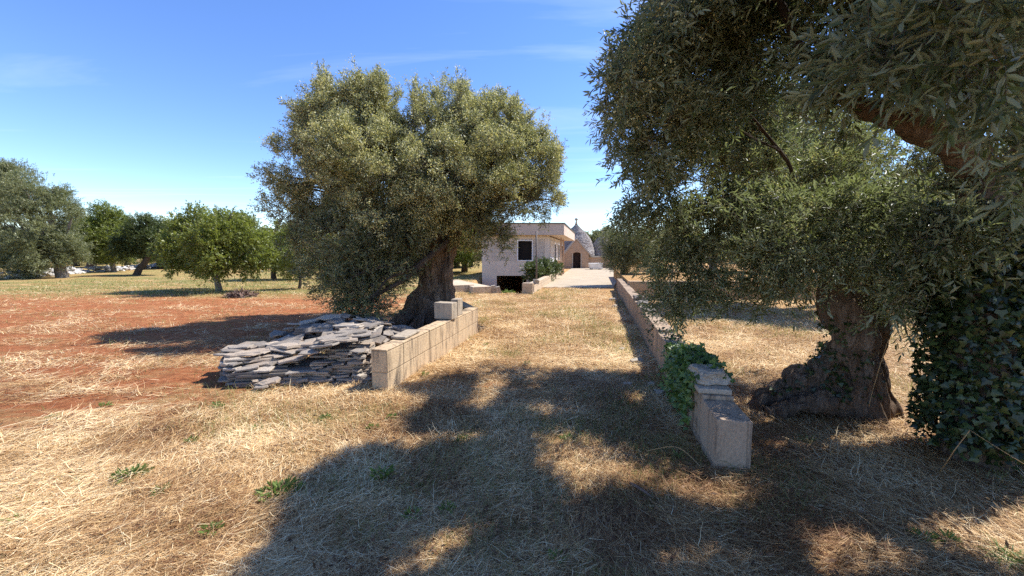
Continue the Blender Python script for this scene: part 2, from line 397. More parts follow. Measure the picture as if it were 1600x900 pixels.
def gnarly(name, paths, mat, parent, voxel=.022, amp=.05, seg=12, groove=(9, 9, 1.6)):
    """old trunk: strands fused into one skin, then grooved and lumped"""
    me = tubes_mesh(name, [smooth_path(p, r, 5) for p, r in paths], seg)
    tmp = bpy.data.objects.new("tmp", me); COL.objects.link(tmp)
    md = tmp.modifiers.new("r", 'REMESH'); md.mode = 'VOXEL'; md.voxel_size = voxel
    sm = tmp.modifiers.new("s", 'SMOOTH'); sm.iterations = 5; sm.factor = .6
    dg = bpy.context.evaluated_depsgraph_get(); m2 = bpy.data.meshes.new_from_object(tmp.evaluated_get(dg))
    bpy.data.objects.remove(tmp); bpy.data.meshes.remove(me); m2.name = name
    n = len(m2.vertices); V = np.empty(n * 3, np.float32); m2.vertices.foreach_get("co", V); V = V.reshape(-1, 3).astype(float)
    Nm = np.empty(n * 3, np.float32); m2.vertex_normals.foreach_get("vector", Nm); Nm = Nm.reshape(-1, 3)
    tw = V.copy(); ang = V[:, 2] * .9
    g = vnoise(np.stack([V[:, 0] * groove[0] + V[:, 2] * 1.5, V[:, 1] * groove[1], V[:, 2] * groove[2]], -1), 21)
    g2 = vnoise(np.stack([V[:, 0] * 24 + V[:, 2] * 3, V[:, 1] * 24, V[:, 2] * 4], -1), 22)
    lump = vnoise(V * 3.5, 23); knot = vnoise(V * 9, 24)
    d = (-np.abs(g - .5) * -2 - .5) * amp + (lump - .5) * amp * 1.1 + (g2 - .5) * amp * .7 + (knot - .5) * amp * .5
    V = V + Nm * d[:, None]
    m2.vertices.foreach_set("co", V.astype(np.float32).ravel()); m2.update()
    m2.polygons.foreach_set("use_smooth", np.ones(len(m2.polygons), bool))
    return link(name, m2, mat, parent)

# ------------------------------------------------------------------ foliage
def unit(a): return a / (np.linalg.norm(a, axis=-1, keepdims=True) + 1e-9)
def leaves_mesh(name, base, d, length, width, rnd, nice=False, curl=.12):
    """one folded blade per row; base (n,3), d unit direction"""
    n = len(base); r = unit(RNG.normal(size=(n, 3))); r[:, 2] += .8
    s = unit(np.cross(d, r)); nn = np.cross(s, d); L = length[:, None]; W = width[:, None]
    if nice:
        fold = -nn * W * .18
        v = np.stack([base, base + d * L * .30 + s * W * .5 - fold, base + d * L * .68 + s * W * .42 - fold - nn * L * curl * .4, base + d * L - nn * L * curl,
                      base + d * L * .68 - s * W * .42 - fold - nn * L * curl * .4, base + d * L * .30 - s * W * .5 - fold], 1).reshape(-1, 3)
        i = np.arange(n)[:, None] * 6
        F = np.concatenate([i + np.array([[0, 1, 2, 3]]), i + np.array([[0, 3, 4, 5]])]); k = 6
    else:
        v = np.stack([base, base + d * L * .45 + s * W * .5, base + d * L - nn * L * curl, base + d * L * .45 - s * W * .5], 1).reshape(-1, 3)
        F = np.arange(n)[:, None] * 4 + np.array([[0, 1, 2, 3]]); k = 4
    return npmesh(name, v, F, False, {"rnd": np.repeat(rnd, k)})
def twig_leaves(o, d, L, npair, ll, spread=.9, jit=.25):
    """leaf bases and directions along every twig"""
    n = len(o); k = npair * 2 + 1
    t = (np.arange(k) // 2 + .6) / npair; t = np.clip(t, 0, 1)
    a = unit(np.cross(d, unit(RNG.normal(size=(n, 3))))); b = np.cross(d, a)
    ph = (np.arange(k) % 2) * math.pi + (np.arange(k) // 2) * (math.pi / 2)
    perp = a[:, None] * np.cos(ph)[None, :, None] + b[:, None] * np.sin(ph)[None, :, None]
    sp = np.full(k, spread); sp[-1] = .1
    base = o[:, None] + d[:, None] * (L[:, None] * t[None])[..., None]
    base[..., 2] -= (L[:, None] * t[None] ** 2) * .12
    dd = unit(d[:, None] + perp * sp[None, :, None] + RNG.normal(size=(n, k, 3)) * jit)
    return base.reshape(-1, 3), dd.reshape(-1, 3), np.repeat(np.arange(n), k)
def clumps(lobes, per_m2, crad, twigs, seed=0, up=.25, keep=None, inner=.22):
    """lobes: (centre, (rx,ry,rz)).  returns twig origins, directions, clump ids"""
    C = []; O = []
    for c, r in lobes:
        c = np.array(c); r = np.array(r) if not np.isscalar(r) else np.array([r, r, r])
        area = 4 * math.pi * (((r[0] * r[1]) ** 1.6 + (r[0] * r[2]) ** 1.6 + (r[1] * r[2]) ** 1.6) / 3) ** (1 / 1.6)
        n = max(3, int(area * per_m2)); u = unit(RNG.normal(size=(n, 3)))
        rad = np.where(RNG.random(n) < inner, RNG.uniform(.2, .75, n), RNG.uniform(.78, 1.06, n))
        C.append(c + u * r * rad[:, None]); O.append(u)
    C = np.concatenate(C); O = np.concatenate(O)
    if keep is not None: k = keep(C); C = C[k]; O = O[k]
    m = len(C); tw = RNG.poisson(twigs, m); idx = np.repeat(np.arange(m), tw)
    o = C[idx] + RNG.normal(size=(len(idx), 3)) * crad * .55
    d = O[idx] * .75 + RNG.normal(size=(len(idx), 3)) * .55; d[:, 2] += up
    return o, unit(d), idx
def foliage(name, parent, lobes, mat, per_m2=14, crad=.16, twigs=9, tl=(.12, .28), npair=6, ll=(.045, .07), lw=.22, up=.25, nice=False, keep=None, extra=None, stems=0.0, inner=.22, spread=.9, keep_twig=None):
    o, d, idx = clumps(lobes, per_m2, crad, twigs, up=up, keep=keep, inner=inner)
    if extra is not None:
        eo, ed = extra; o = np.concatenate([o, eo]); d = np.concatenate([d, ed]); idx = np.concatenate([idx, np.arange(len(eo)) + idx.max() + 1])
    if keep_twig is not None: k = keep_twig(o); o, d, idx = o[k], d[k], idx[k]
    L = RNG.uniform(*tl, len(o)); b, dd, ti = twig_leaves(o, d, L, npair, ll, spread)
    crnd = RNG.random(idx.max() + 1)
    rnd = np.clip(RNG.normal(.45, .22, len(b)) + (crnd[idx[ti]] - .5) * .45, 0, 1)
    ln = RNG.uniform(*ll, len(b)); me = leaves_mesh(name, b, dd, ln, ln * lw * RNG.uniform(.8, 1.2, len(b)), rnd, nice)
    ob = link(name, me, mat, parent)
    if stems:
        a = unit(np.cross(d, RNG.normal(size=d.shape))); bb = np.cross(d, a); w = stems; V = []
        st = o - d * L[:, None] * .4; en = o + d * L[:, None] * .95; en[:, 2] -= L * .11
        for q, ww in ((st, w), (en, w * .4)):
            for j in range(3):
                th = j * 2.094; V.append(q + (a * math.cos(th) + bb * math.sin(th)) * ww)
        V = np.stack(V, 1).reshape(-1, 3); i = np.arange(len(o))[:, None, None] * 6
        F = (i + np.array([[0, 1, 4, 3], [1, 2, 5, 4], [2, 0, 3, 5]])[None]).reshape(-1, 4)
        link("twigs", npmesh("twigs", V, F), M['bark_pale'], parent)
    return ob, o, d
def blossoms(name, parent, o, d, frac, size, mat=None, per=7, spread=.05):
    k = RNG.random(len(o)) < frac; o = o[k] + d[k] * RNG.uniform(.05, .22, (k.sum(), 1)); n = len(o)
    b = (o[:, None] + RNG.normal(size=(n, per, 3)) * spread).reshape(-1, 3); m = len(b)
    dd = unit(RNG.normal(size=(m, 3))); ln = RNG.uniform(.6, 1.3, m) * size
    me = leaves_mesh(name, b, dd, ln, ln * .8, RNG.random(m), False)
    return link(name, me, mat or M['blossom'], parent)
def limbs(name, parent, paths, mat, seg=9):
    return link(name, tubes_mesh(name, [smooth_path(p, r, 7, wob=.07, seed=i) for i, (p, r) in enumerate(paths)], seg), mat, parent)

SX, SY = SUNV.x / SUNV.z, SUNV.y / SUNV.z
def shadow_xy(P): return P[:, 0] - SX * P[:, 2], P[:, 1] - SY * P[:, 2]

# ================================================================== HOUSE
def cells(mb, u0, u1, z0, z1, holes, fn):
    """wall of boxes round rectangular openings; fn(u,z,side)->point"""
    us = sorted({u0, u1, *[h[0] for h in holes], *[h[1] for h in holes]}); zs = sorted({z0, z1, *[h[2] for h in holes], *[h[3] for h in holes]})
    for a, b in zip(us, us[1:]):
        for c, d in zip(zs, zs[1:]):
            mu, mz = (a + b) / 2, (c + d) / 2
            if any(h[0] < mu < h[1] and h[2] < mz < h[3] for h in holes): continue
            mb.hexa([fn(a, c, 0), fn(b, c, 0), fn(b, c, 1), fn(a, c, 1), fn(a, d, 0), fn(b, d, 0), fn(b, d, 1), fn(a, d, 1)])
def house():
    root = empty("house", (HX1, HY, 0)); tag(root, "low unfinished flat roofed block house with a sunken garage at the end of the drive", "house")
    z = lambda py: at(800, py, HY).z
    x = lambda px: at(px, 400, HY).x
    zt, zm, zb = z(370), z(408), -1.35
    win = (x(809.5), x(831), z(406.5), z(376.5)); gar = (x(776), x(822.5), -1.35, z(430.8))
    F = lambda u, zz, s: (u, HY + s * .3, zz)
    mb = MB(); cells(mb, HX0, HX1, zb, zm, [gar], F); mb.build("plinth_wall", M['plaster'], root)
    mb = MB(); cells(mb, HX0, HX1, zm, zt, [win], F); mb.build("front_wall", M['facade_block'], root)
    # smooth bands of plaster proud of the blocks
    mb = MB()
    for a, b in ((HX0 - .01, HX0 + .16), (HX1 - .32, HX1 + .004)): mb.box(a, HY - .012, zm, b, HY - .001, zt)
    mb.box(HX0 + .16, HY - .012, zt - .16, HX1 - .32, HY - .001, zt - .002)
    mb.build("plaster_band", M['plaster'], root)
    w = MB(); a, b, c, d = win; t = .07
    for q in ((a - t, c - t, b + t, c), (a - t, d, b + t, d + t), (a - t, c, a, d), (b, c, b + t, d)): w.box(q[0], HY - .035, q[1], q[2], HY + .12, q[3])
    wf = w.build("window", M['white_paint'], root)
    sh = MB(); sh.box(a, HY + .16, c, b, HY + .19, d); sh.build("dark_backing", M['dark_void'], wf)  # flat dark sheet in the window, in place of interior darkness
    # side wall along the drive
    S = lambda u, zz, s: (HX1 + D.x * u - s * .3, HY + D.y * u, zz)
    L = 11.0; doors = [(2.6, 3.7, .05, 2.2), (5.2, 6.6, .9, 2.2), (8.6, 9.6, .05, 2.2)]
    mb = MB(); cells(mb, .3, L, -1.35, zt, doors, S); mb.build("side_wall", M['facade_block'], root)
    for u0, u1, z0, z1 in doors:
        fr = MB()
        for q in ((u0 - .09, z0, u0, z1 + .09), (u1, z0, u1 + .09, z1 + .09), (u0, z1, u1, z1 + .09)):
            fr.hexa([(HX1 + D.x * uu + xx, HY + D.y * uu, zz) for zz in (q[1], q[3]) for uu, xx in ((q[0], -.05), (q[0], .04), (q[2], .04), (q[2], -.05))])
        f = fr.build("door_frame" if z0 < .5 else "window_frame", M['white_paint'], root)
        p = MB(); p.hexa([(HX1 + D.x * uu + xx, HY + D.y * uu, zz) for zz in (z0, z1) for uu, xx in ((u0, -.2), (u0, -.16), (u1, -.16), (u1, -.2))]); p.build("panel", M['dark_void'], f)
    b = MB(); b.hexa([(HX1 + D.x * uu + xx, HY + D.y * uu, zz) for zz in (.0, z(402)) for uu, xx in ((.02, .004), (.02, .02), (2.4, .02), (2.4, .004))]); b.build("white_dado", M['white_paint'], root)
    # porch posts
    for u in (2.3, 4.4):
        p = MB(); X, Y = HX1 + D.x * u + .5, HY + D.y * u; p.box(X - .06, Y - .06, 0, X + .06, Y + .06, zt - .02); p.build("porch_post", M['tan_wood'], root, bevel=.01)
    # back, left wall, floors
    mb = MB(); bx = HX1 + D.x * L
    mb.hexa([(HX0, HY + .3, -1.35), (HX0 + .3, HY + .3, -1.35), (HX0 + .3 + D.x * L, HY + D.y * L, -1.35), (HX0 + D.x * L, HY + D.y * L, -1.35), (HX0, HY + .3, zt), (HX0 + .3, HY + .3, zt), (HX0 + .3 + D.x * L, HY + D.y * L, zt), (HX0 + D.x * L, HY + D.y * L, zt)])
    yb = HY + D.y * L
    mb.box(HX0 + D.x * L, yb, -1.35, bx, yb + .3, zt); mb.build("rear_wall", M['plaster'], root)
    fl = MB(); fl.box(HX0 + .31, HY + .9, .28, HX1 - .31, HY + 9.5, .40); fl.build("floor_slab", M['concrete_fascia'], root)
    # roof slab with deep fascia
    fy = HY - .45; fx1 = at(881.5, 350, fy).x; z1 = at(881, 349.6, fy).z; z0 = at(881, 367, fy).z; fx0 = HX0 - .25; Lr = 12.0
    r = MB(); sk = D.x / D.y
    def Q(xx, yy, zz): return (xx + (yy - fy) * sk, yy, zz)
    r.hexa([Q(fx0, fy, z0), Q(fx1, fy, z0), Q(fx1, fy + Lr, z0), Q(fx0, fy + Lr, z0), Q(fx0, fy, z1), Q(fx1, fy, z1), Q(fx1, fy + Lr, z1), Q(fx0, fy + Lr, z1)])
    ro = r.build("roof", M['concrete_fascia'], root)
    s = MB(); s.hexa([Q(fx0 + .1, fy + .1, z0 - .012), Q(fx1 - .1, fy + .1, z0 - .012), Q(fx1 - .1, fy + Lr - .1, z0 - .012), Q(fx0 + .1, fy + Lr - .1, z0 - .012), Q(fx0 + .1, fy + .1, z0 - .002), Q(fx1 - .1, fy + .1, z0 - .002), Q(fx1 - .1, fy + Lr - .1, z0 - .002), Q(fx0 + .1, fy + Lr - .1, z0 - .002)])
    s.build("soffit", M['soffit'], ro)
    c = MB(); o_ = .05; c.hexa([Q(fx0 - o_, fy - o_, z1 + .002), Q(fx1 + o_, fy - o_, z1 + .002), Q(fx1 + o_, fy + Lr, z1 + .002), Q(fx0 - o_, fy + Lr, z1 + .002), Q(fx0 - o_, fy - o_, z1 + .06), Q(fx1 + o_, fy - o_, z1 + .06), Q(fx1 + o_, fy + Lr, z1 + .06), Q(fx0 - o_, fy + Lr, z1 + .06)])
    c.build("roof_edge", M['bitumen'], ro)
    # upper wall strip between front wall and slab
    u = MB(); u.box(HX0, HY + .004, zt, HX1, HY + .3, z0 - .014); u.build("wall_head", M['plaster'], root)
house()

# ================================================================== TRULLO
def trullo():
    c = at(901, 420.5, 41.0); c.z = 0; k = 41.0 / FPX
    root = empty("trullo", (c.x, c.y, 0)); tag(root, "old stone trullo with a tall conical dry stone roof and dark arched doorway", "trullo")
    def cone(name, cx, cy, z0, prof, seed, mat):
        V = []; F = []; seg = 64; rows = []
        H = prof[-1][1]; nc = 26
        for i in range(nc):
            zz0 = H * i / nc; zz1 = H * (i + 1) / nc - .006
            def rad(h):
                for (r0, h0), (r1, h1) in zip(prof, prof[1:]):
                    if h <= h1: return r0 + (r1 - r0) * (h - h0) / (h1 - h0)
                return prof[-1][0]
            rr = rad((zz0 + zz1) / 2)
            rows += [(zz0, rr + .035), (zz1, rr + .0)]
        for j, (h, r) in enumerate(rows):
            for s in range(seg):
                th = 2 * math.pi * s / seg; jr = r + (random.random() - .5) * .05
                V.append((cx + jr * math.cos(th), cy + jr * math.sin(th), z0 + h + (random.random() - .5) * .02))
        for j in range(len(rows) - 1):
            for s in range(seg): F.append((j * seg + s, j * seg + (s + 1) % seg, (j + 1) * seg + (s + 1) % seg, (j + 1) * seg + s))
        me = bpy.data.meshes.new(name); me.from_pydata([(a - cx, b - cy, q - z0) for a, b, q in V], [], F); me.update()
        o = bpy.data.objects.new(name, me); COL.objects.link(o); me.materials.append(mat); o.parent = root
        o.location = (cx - root.location.x, cy - root.location.y, z0); return o
    zb = at(900, 398, 41).z; zt = at(900, 346.5, 41).z; H = zt - zb
    prof = [(235, 0), (228, 60), (212, 130), (195, 200), (165, 262), (130, 312), (90, 360), (50, 405), (18, 440), (8, 455)]
    prof = [(r / 9 * k, h / 455 * H) for r, h in prof]
    cy = c.y + 2.0
    cone("cone_roof", c.x + .22, cy, zb - .1, [(r * 1.16, h) for r, h in prof], 1, M['trullo_roof'])
    fin = tubes_mesh("pinnacle", [([(c.x + .22, cy, zt - .15), (c.x + .22, cy, zt + .1), (c.x + .22, cy, zt + .25), (c.x + .22, cy, zt + .32), (c.x + .22, cy, zt + .42), (c.x + .22, cy, zt + .52), (c.x + .22, cy, zt + .56)], [.15, .1, .07, .14, .19, .13, .02])], 12)
    link("pinnacle", fin, M['rock'], root)
    c2 = at(941, 400, 43.5); cone("cone_roof", c2.x, c2.y, at(900, 398, 43.5).z - .1, [(r * .78, h * .70) for r, h in prof], 2, M['trullo_roof'])
    zt2 = at(900, 398, 43.5).z - .1 + H * .70
    link("pinnacle", tubes_mesh("pinnacle", [([(c2.x, c2.y, zt2 - .1), (c2.x, c2.y, zt2 + .1), (c2.x, c2.y, zt2 + .2), (c2.x, c2.y, zt2 + .33), (c2.x, c2.y, zt2 + .4), (c2.x, c2.y, zt2 + .5)], [.15, .08, .07, .19, .19, .02])], 12), M['rock'], root)
    Y = 41.0; P = lambda px, py: at(px, py, Y)
    # base walls round the cones
    b = MB(); xl = P(870, 400).x; xd0, xd1 = P(894.5, 400).x, P(906.5, 400).x; xr = P(962, 400).x; ztop = P(900, 402.5).z
    b.box(xl, Y, -.1, xd0 - .14, Y + 5, ztop); b.box(xd1 + .14, Y, -.1, xr, Y + 5, ztop); b.box(xd0 - .14, Y + .5, -.1, xd1 + .14, Y + 5, ztop)
    b.build("base_wall", M['trullo_wall'], root)
    cp = MB(); cp.box(xd1 + .5, Y - .08, ztop + .003, xr + .1, Y + 4.9, ztop + .12); cp.build("eaves_slab", M['rock'], root, bevel=.02)
    # gable porch with arch
    g = MB(); ga = P(899.5, 374); gl = P(878, 402); gr = P(923, 402); dz = P(900, 395).z
    yf, yk = Y - .35, Y - .003
    def prism(pts):
        b0 = len(g.v); n = len(pts); g.v += [(p[0], yf, p[1]) for p in pts] + [(p[0], yk + 2.0, p[1]) for p in pts]
        g.f.append(list(range(b0, b0 + n))); g.f.append(list(range(b0 + 2 * n - 1, b0 + n - 1, -1)))
        for i in range(n): g.f.append([b0 + i, b0 + n + i, b0 + n + (i + 1) % n, b0 + (i + 1) % n])
    lx, rx_ = P(881, 402).x, P(919, 402).x
    # arch built as voussoir-shaped pieces
    N_ = 8; cxm = (xd0 + xd1) / 2; rr = (xd1 - xd0) / 2
    arc = [(cxm - rr * math.cos(math.pi * i / N_), dz - .12 + rr * .45 * math.sin(math.pi * i / N_)) for i in range(N_ + 1)]
    roofz = lambda xx: ga.z + (gl.z - ga.z) * abs(xx - ga.x) / (ga.x - gl.x if xx < ga.x else gr.x - ga.x)
    prism([(lx, -.1), (xd0, -.1), (xd0, dz - .12), (xd0, roofz(xd0)), (lx, roofz(lx))][::1])
    prism([(xd1, -.1), (rx_, -.1), (rx_, roofz(rx_)), (xd1, roofz(xd1)), (xd1, dz - .12)])
    for (x0, z0), (x1, z1) in zip(arc, arc[1:]):
        m0, m1 = roofz(x0), roofz(x1)
        if x0 < ga.x < x1: prism([(x0, z0), (x1, z1), (x1, m1), (ga.x, ga.z), (x0, m0)])
        else: prism([(x0, z0), (x1, z1), (x1, m1), (x0, m0)])
    g.build("gable", M['trullo_wall'], root)
    s = MB(); t = .14
    for sgn, q in ((-1, gl), (1, gr)):
        a0 = Vector((ga.x, 0, ga.z)); b0 = Vector((q.x, 0, q.z)); n = Vector((-(b0 - a0).z, 0, (b0 - a0).x)).normalized(); n = n if n.z > 0 else -n
        p = [a0, b0, b0 + n * t, a0 + n * t]
        p4 = [(v.x, yf - .08, v.z) for v in p]; p5 = [(v.x, yk + 2.4, v.z) for v in p]
        b1 = len(s.v); s.v += p4 + p5
        for f in ((0, 1, 2, 3), (7, 6, 5, 4), (0, 4, 5, 1), (1, 5, 6, 2), (2, 6, 7, 3), (3, 7, 4, 0)): s.f.append([b1 + i for i in f])
    s.build("gable_coping", M['rock'], root)
    j = MB(); j.box(xd0 - .12, yf - .03, -.1, xd0 + .0, yf - .002, dz - .1); j.box(xd1, yf - .03, -.1, xd1 + .12, yf - .002, dz - .1); j.build("door_jamb", M['rock'], root)
    d = MB(); d.box(xd0, Y - .1, -.05, xd1, Y - .04, dz + .35); d.build("door", M['door_wood'], root)
trullo()

# ================================================================== PATIO, TERRACE, WALLS
def patio():
    mb = MB(); a = gp(846, 450); b = gp(958, 450); far = 40.5
    sk = D.x / D.y; n = 24; pts = []
    f = [(a.x + (b.x - a.x) * i / n, a.y + (mnoise.noise(Vector((i * .9, 3, 0)))) * .35) for i in range(n + 1)]
    xa, xb = a.x + (far - a.y) * sk, b.x + (far - b.y) * sk + 2
    for i in range(n):
        (x0, y0), (x1, y1) = f[i], f[i + 1]
        X0, X1 = xa + (xb - xa) * i / n, xa + (xb - xa) * (i + 1) / n
        mb.hexa([(x0, y0, -.2), (x1, y1, -.2), (X1, far, -.2), (X0, far, -.2), (x0, y0, .035), (x1, y1, .035), (X1, far, .035), (X0, far, .035)])
    o = mb.build("patio", M['concrete']); tag(o, kind="structure")
patio()

def along(mb, o, u0, u1, w0, w1, z0, z1):               # box in driveway axes: u along D, w along the right normal
    p = [o + D * u + Nn * w for u, w in ((u0, w0), (u0, w1), (u1, w1), (u1, w0))]
    mb.hexa([(q.x, q.y, z0) for q in p] + [(q.x, q.y, z1) for q in p])
# left block wall with a return at its far end
LWE = gp(751, 519.5); LWL = (LWE - WA).dot(D)
mb = MB(); n = 9
for i in range(n):
    u0, u1 = LWL * i / n, LWL * (i + 1) / n - .004; h = .505 + (random.random() - .5) * .012
    if i == 0: h = .50
    along(mb, WA, u0, u1, -.2 + random.uniform(-.006, .006), random.uniform(-.004, .006), -.25, h)
E = WA + D * (LWL - .0); q0 = Vector((E.x, E.y, 0)); q1 = Vector((-1.27, 9.5, 0))
dr = (q1 - q0).normalized(); nr = Vector((dr.y, -dr.x, 0)); q0 = q0 + dr * .02
mb.hexa([(*(q0 + dr * a + nr * b - D * .0).xy, z) for z in (-.2, .49) for a, b in ((0, -.2), (0, 0), (1.6, 0), (1.6, -.2))])
lw = mb.build("block_wall", M['wall_left'], rough=.020, bevel=.010, cuts=3); tag(lw, "low sunlit block wall on the left of the grassy drive, beside the stacked slabs", "wall")
# loose blocks on it
def block(name, c, sx, sy, sz, rz, label, mat='loose_block', cat="block", rough=.014, tilt=(0, 0)):
    o = empty(name, (0, 0, 0)); bpy.data.objects.remove(o)
    m = MB(); m.box(-sx / 2, -sy / 2, 0, sx / 2, sy / 2, sz); o = m.build(name, M[mat], bevel=.012, rough=rough, cuts=3); o.location = c; o.rotation_euler = (tilt[0], tilt[1], rz)
    return tag(o, label, cat)
bp = WA + D * 2.15 - Nn * .13
block("concrete_block", (bp.x, bp.y, .512), .33, .2, .27, -.35, "grey concrete block lying loose on top of the sunlit low wall")
bp = WA + D * 2.52 - Nn * .07
block("concrete_block", (bp.x, bp.y, .512), .13, .25, .29, DANG, "narrow pale block stood upright on the low wall behind the wider grey block")
bp = WA + D * .75 - Nn * .14
block("flat_slab", (bp.x, bp.y, .513), .2, .5, .03, DANG + .05, "thin flat slab resting on the near top of the sunlit low wall", cat="slab", rough=.006)

# right block wall
mb = MB(); RL = 14.6; u = 0; i = 0
HR = [(0, .41), (.43, .47)]
while u < RL:
    L = .42 if u < .4 else .5; h = .50 + .008 * math.sin(i * 2.1) if u > .4 else .40
    if .4 < u < 1.3: h = .43
    if 1.7 < u < 2.8: h = .46
    along(mb, WB, u, min(u + L, RL) - .004, random.uniform(-.008, .006), .235 + random.uniform(-.006, .006), -.25, h); u += L; i += 1
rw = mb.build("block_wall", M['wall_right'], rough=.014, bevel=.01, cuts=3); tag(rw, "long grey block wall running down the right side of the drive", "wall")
def rock(name, c, r, label, mat='rock', seed=0, cat="stone", rz=0.0, group=None, flat=1):
    bm = bmesh.new(); bmesh.ops.create_icosphere(bm, subdivisions=4, radius=1)
    for v in bm.verts:
        n = v.co.normalized(); q = Vector([max(-.72, min(.72, t)) for t in n])
        k = 1 + .30 * mnoise.noise(n * 1.4 + Vector((seed * 3.1, 0, 0))) + .10 * mnoise.noise(n * 5 + Vector((0, seed, 0))) + .04 * mnoise.noise(n * 14)
        v.co = Vector((q.x * r[0] * k, q.y * r[1] * k, q.z * r[2] * k)) * 1.35
    me = bpy.data.meshes.new(name); bm.to_mesh(me); bm.free()
    o = link(name, me, M[mat]); o.location = c; o.rotation_euler = (0, 0, rz); return tag(o, label, cat, group)
p = WB + D * .60 + Nn * .1; block("flat_slab", (p.x, p.y, .432), .26, .3, .045, DANG, "pale flat capping slab under the ridged stone at the near end of the grey wall", 'rock', "slab", .008)
p = WB + D * .68 + Nn * .1; rock("capping_stone", (p.x, p.y, .535), (.125, .14, .06), "ridged pale stone topping the near end of the long grey wall, next to the creeper", seed=3)
for uu, lab, rr in ((6.6, "dark lumpy stone highest on the long grey wall", (.13, .16, .07)), (5.9, "flat dark stone on the grey wall just before the lumpy stone", (.12, .2, .035)), (4.9, "long dark capping stone on the grey wall between the creeper and the lumpy stone", (.12, .25, .035))):
    p = WB + D * uu + Nn * .12; rock("capping_stone", (p.x, p.y, .50 + rr[2] * .5), rr, lab, mat='dark_rock', seed=uu, rz=DANG)
for i, (px, py, s) in enumerate(((995, 567, .085), (1018, 600, .05), (1030, 612, .06), (980, 602, .05), (972, 545, .05), (1000, 548, .045), (958, 470, .12), (962, 480, .1), (1247, 640, .03))):
    p = gp(px, py); rock("field_stone", (p.x, p.y, gz(p.x, p.y) + s * .2), (s, s * .8, s * .45), "rough pale stone on the ground at the foot of the long grey wall" if i < 8 else "small pebble by the root of the split olive trunk", seed=i + 10, rz=i, group="loose stones along the grey wall" if i < 8 else None)

# terrace retaining wall on the right
ty = gp(1000, 469).y; tx0 = (WB + D * ((ty - WB.y) / D.y) + Nn * .26).x
mb = MB(); mb.box(tx0, ty, -.2, 13.5, ty + .3, .64); o = mb.build("retaining_wall", M['wall_tufa'], rough=.012, bevel=.01, cuts=4); tag(o, "low pinkish tufa wall holding up the terrace beyond the right field", "wall")
mb = MB(); sk = D.x / D.y; y1 = 26.0
mb.hexa([(tx0 + .3 * sk, ty + .302, -.1), (13.5, ty + .302, -.1), (16, y1, -.1), (tx0 + (y1 - ty) * sk, y1, -.1), (tx0 + .3 * sk, ty + .302, .60), (13.5, ty + .302, .60), (16, y1, .60), (tx0 + (y1 - ty) * sk, y1, .60)])
tag(mb.build("terrace", M['ground']), kind="structure")

# garage ramp walls
mb = MB(); L = (gp(875, 431).y - RW0.y) / D.y
along(mb, RW0, 0, .32, -.42, 0, -1.3, .43); along(mb, RW0, .324, L, -.25, -.003, -1.3, .40)
o = mb.build("ramp_wall", M['ramp_wall'], rough=.012, bevel=.01, cuts=4); tag(o, "pale block wall with the metal pole on its end, between garage ramp and patio", "wall")
p = gp(875, 431); mb = MB(); mb.box(p.x - .2, p.y - .1, -.2, p.x + .16, p.y + .26, 1.05); o = mb.build("block_pier", M['wall_tufa'], bevel=.015, rough=.01, cuts=3); tag(o, "short salmon tufa pier at the far end of the ramp wall", "pier")
a = gp(741, 456); b = gp(768, 457.5)
for nm, q, L2, ht, lab in (("ramp_wall", a, 4.2, .30, "stepped pale wall on the far left of the garage ramp"), ("ramp_wall", b, 4.5, .26, "lower pale coping wall right beside the garage ramp's left edge")):
    mb = MB(); dd = Vector((-.42, .9, 0)).normalized(); nn_ = Vector((dd.y, -dd.x, 0))
    P_ = [q + dd * u + nn_ * w for u, w in ((0, -.9 if nm and ht > .28 else -.8), (0, 0), (L2, 0), (L2, -.25))]
    mb.hexa([(t.x, t.y, -1.3) for t in P_] + [(t.x, t.y, ht) for t in P_]); o = mb.build(nm, M['ramp_wall'], bevel=.015, rough=.01, cuts=4); tag(o, lab, "wall")
p = gp(776, 458)
for i, dx in enumerate((0, .2)):
    mb = MB(); mb.box(-.12, -.05, -.5, .05, .05, .30 - i * .04); o = mb.build("leaning_slab", M['rock'], bevel=.01, rough=.01, cuts=2)
    o.location = (b.x + .12 + dx, b.y + .12, 0); o.rotation_euler = (.1, -.12 - .1 * i, .2)
    tag(o, ("grey stone slab leaning upright at the mouth of the garage ramp, nearer the coping wall", "grey stone slab leaning upright nearest the dark garage opening")[i], "slab")

# metal pole
pb = at(838.5, 436, RW0.y + .3); zt = at(838, 361.5, pb.y).z
o = link("metal_pole", tubes_mesh("metal_pole", [([(pb.x, pb.y, .40), (pb.x - .01, pb.y, 1.2), (pb.x - .02, pb.y, zt)], [.035, .035, .033])], 12), M['steel']); tag(o, "thin rusty metal pole standing on the end of the ramp wall", "pole")
rock("field_stone", (pb.x - .02, pb.y, .47), (.12, .1, .09), "round dark stone at the foot of the metal pole", seed=41)

# white trough by the trullo
c = gp(930.5, 421.5); mb = MB(); w = .62
mb.hexa([(c.x - w * .9, c.y - .3, .12), (c.x + w, c.y - .3, .06), (c.x + w, c.y + .3, .06), (c.x - w * .9, c.y + .3, .12), (c.x - w * 1.05, c.y - .38, .62), (c.x + w * .95, c.y - .38, .64), (c.x + w * .95, c.y + .38, .64), (c.x - w * 1.05, c.y + .38, .62)])
root = empty("stone_trough", (c.x, c.y, 0)); tag(root, "white stone trough propped on dark stones right of the trullo door", "trough")
mb.build("basin", M['white_stone'], root, bevel=.03)
for dx in (-.4, .4):
    m2 = MB(); m2.box(c.x + dx - .12, c.y - .2, -.05, c.x + dx + .12, c.y + .2, .118 if dx < 0 else .06); m2.build("support", M['rock'], root, bevel=.02)
c = gp(955, 422); rock("field_stone", (c.x, c.y, .25), (.2, .2, .35), "upright pale stone to the right of the white trough", seed=51)

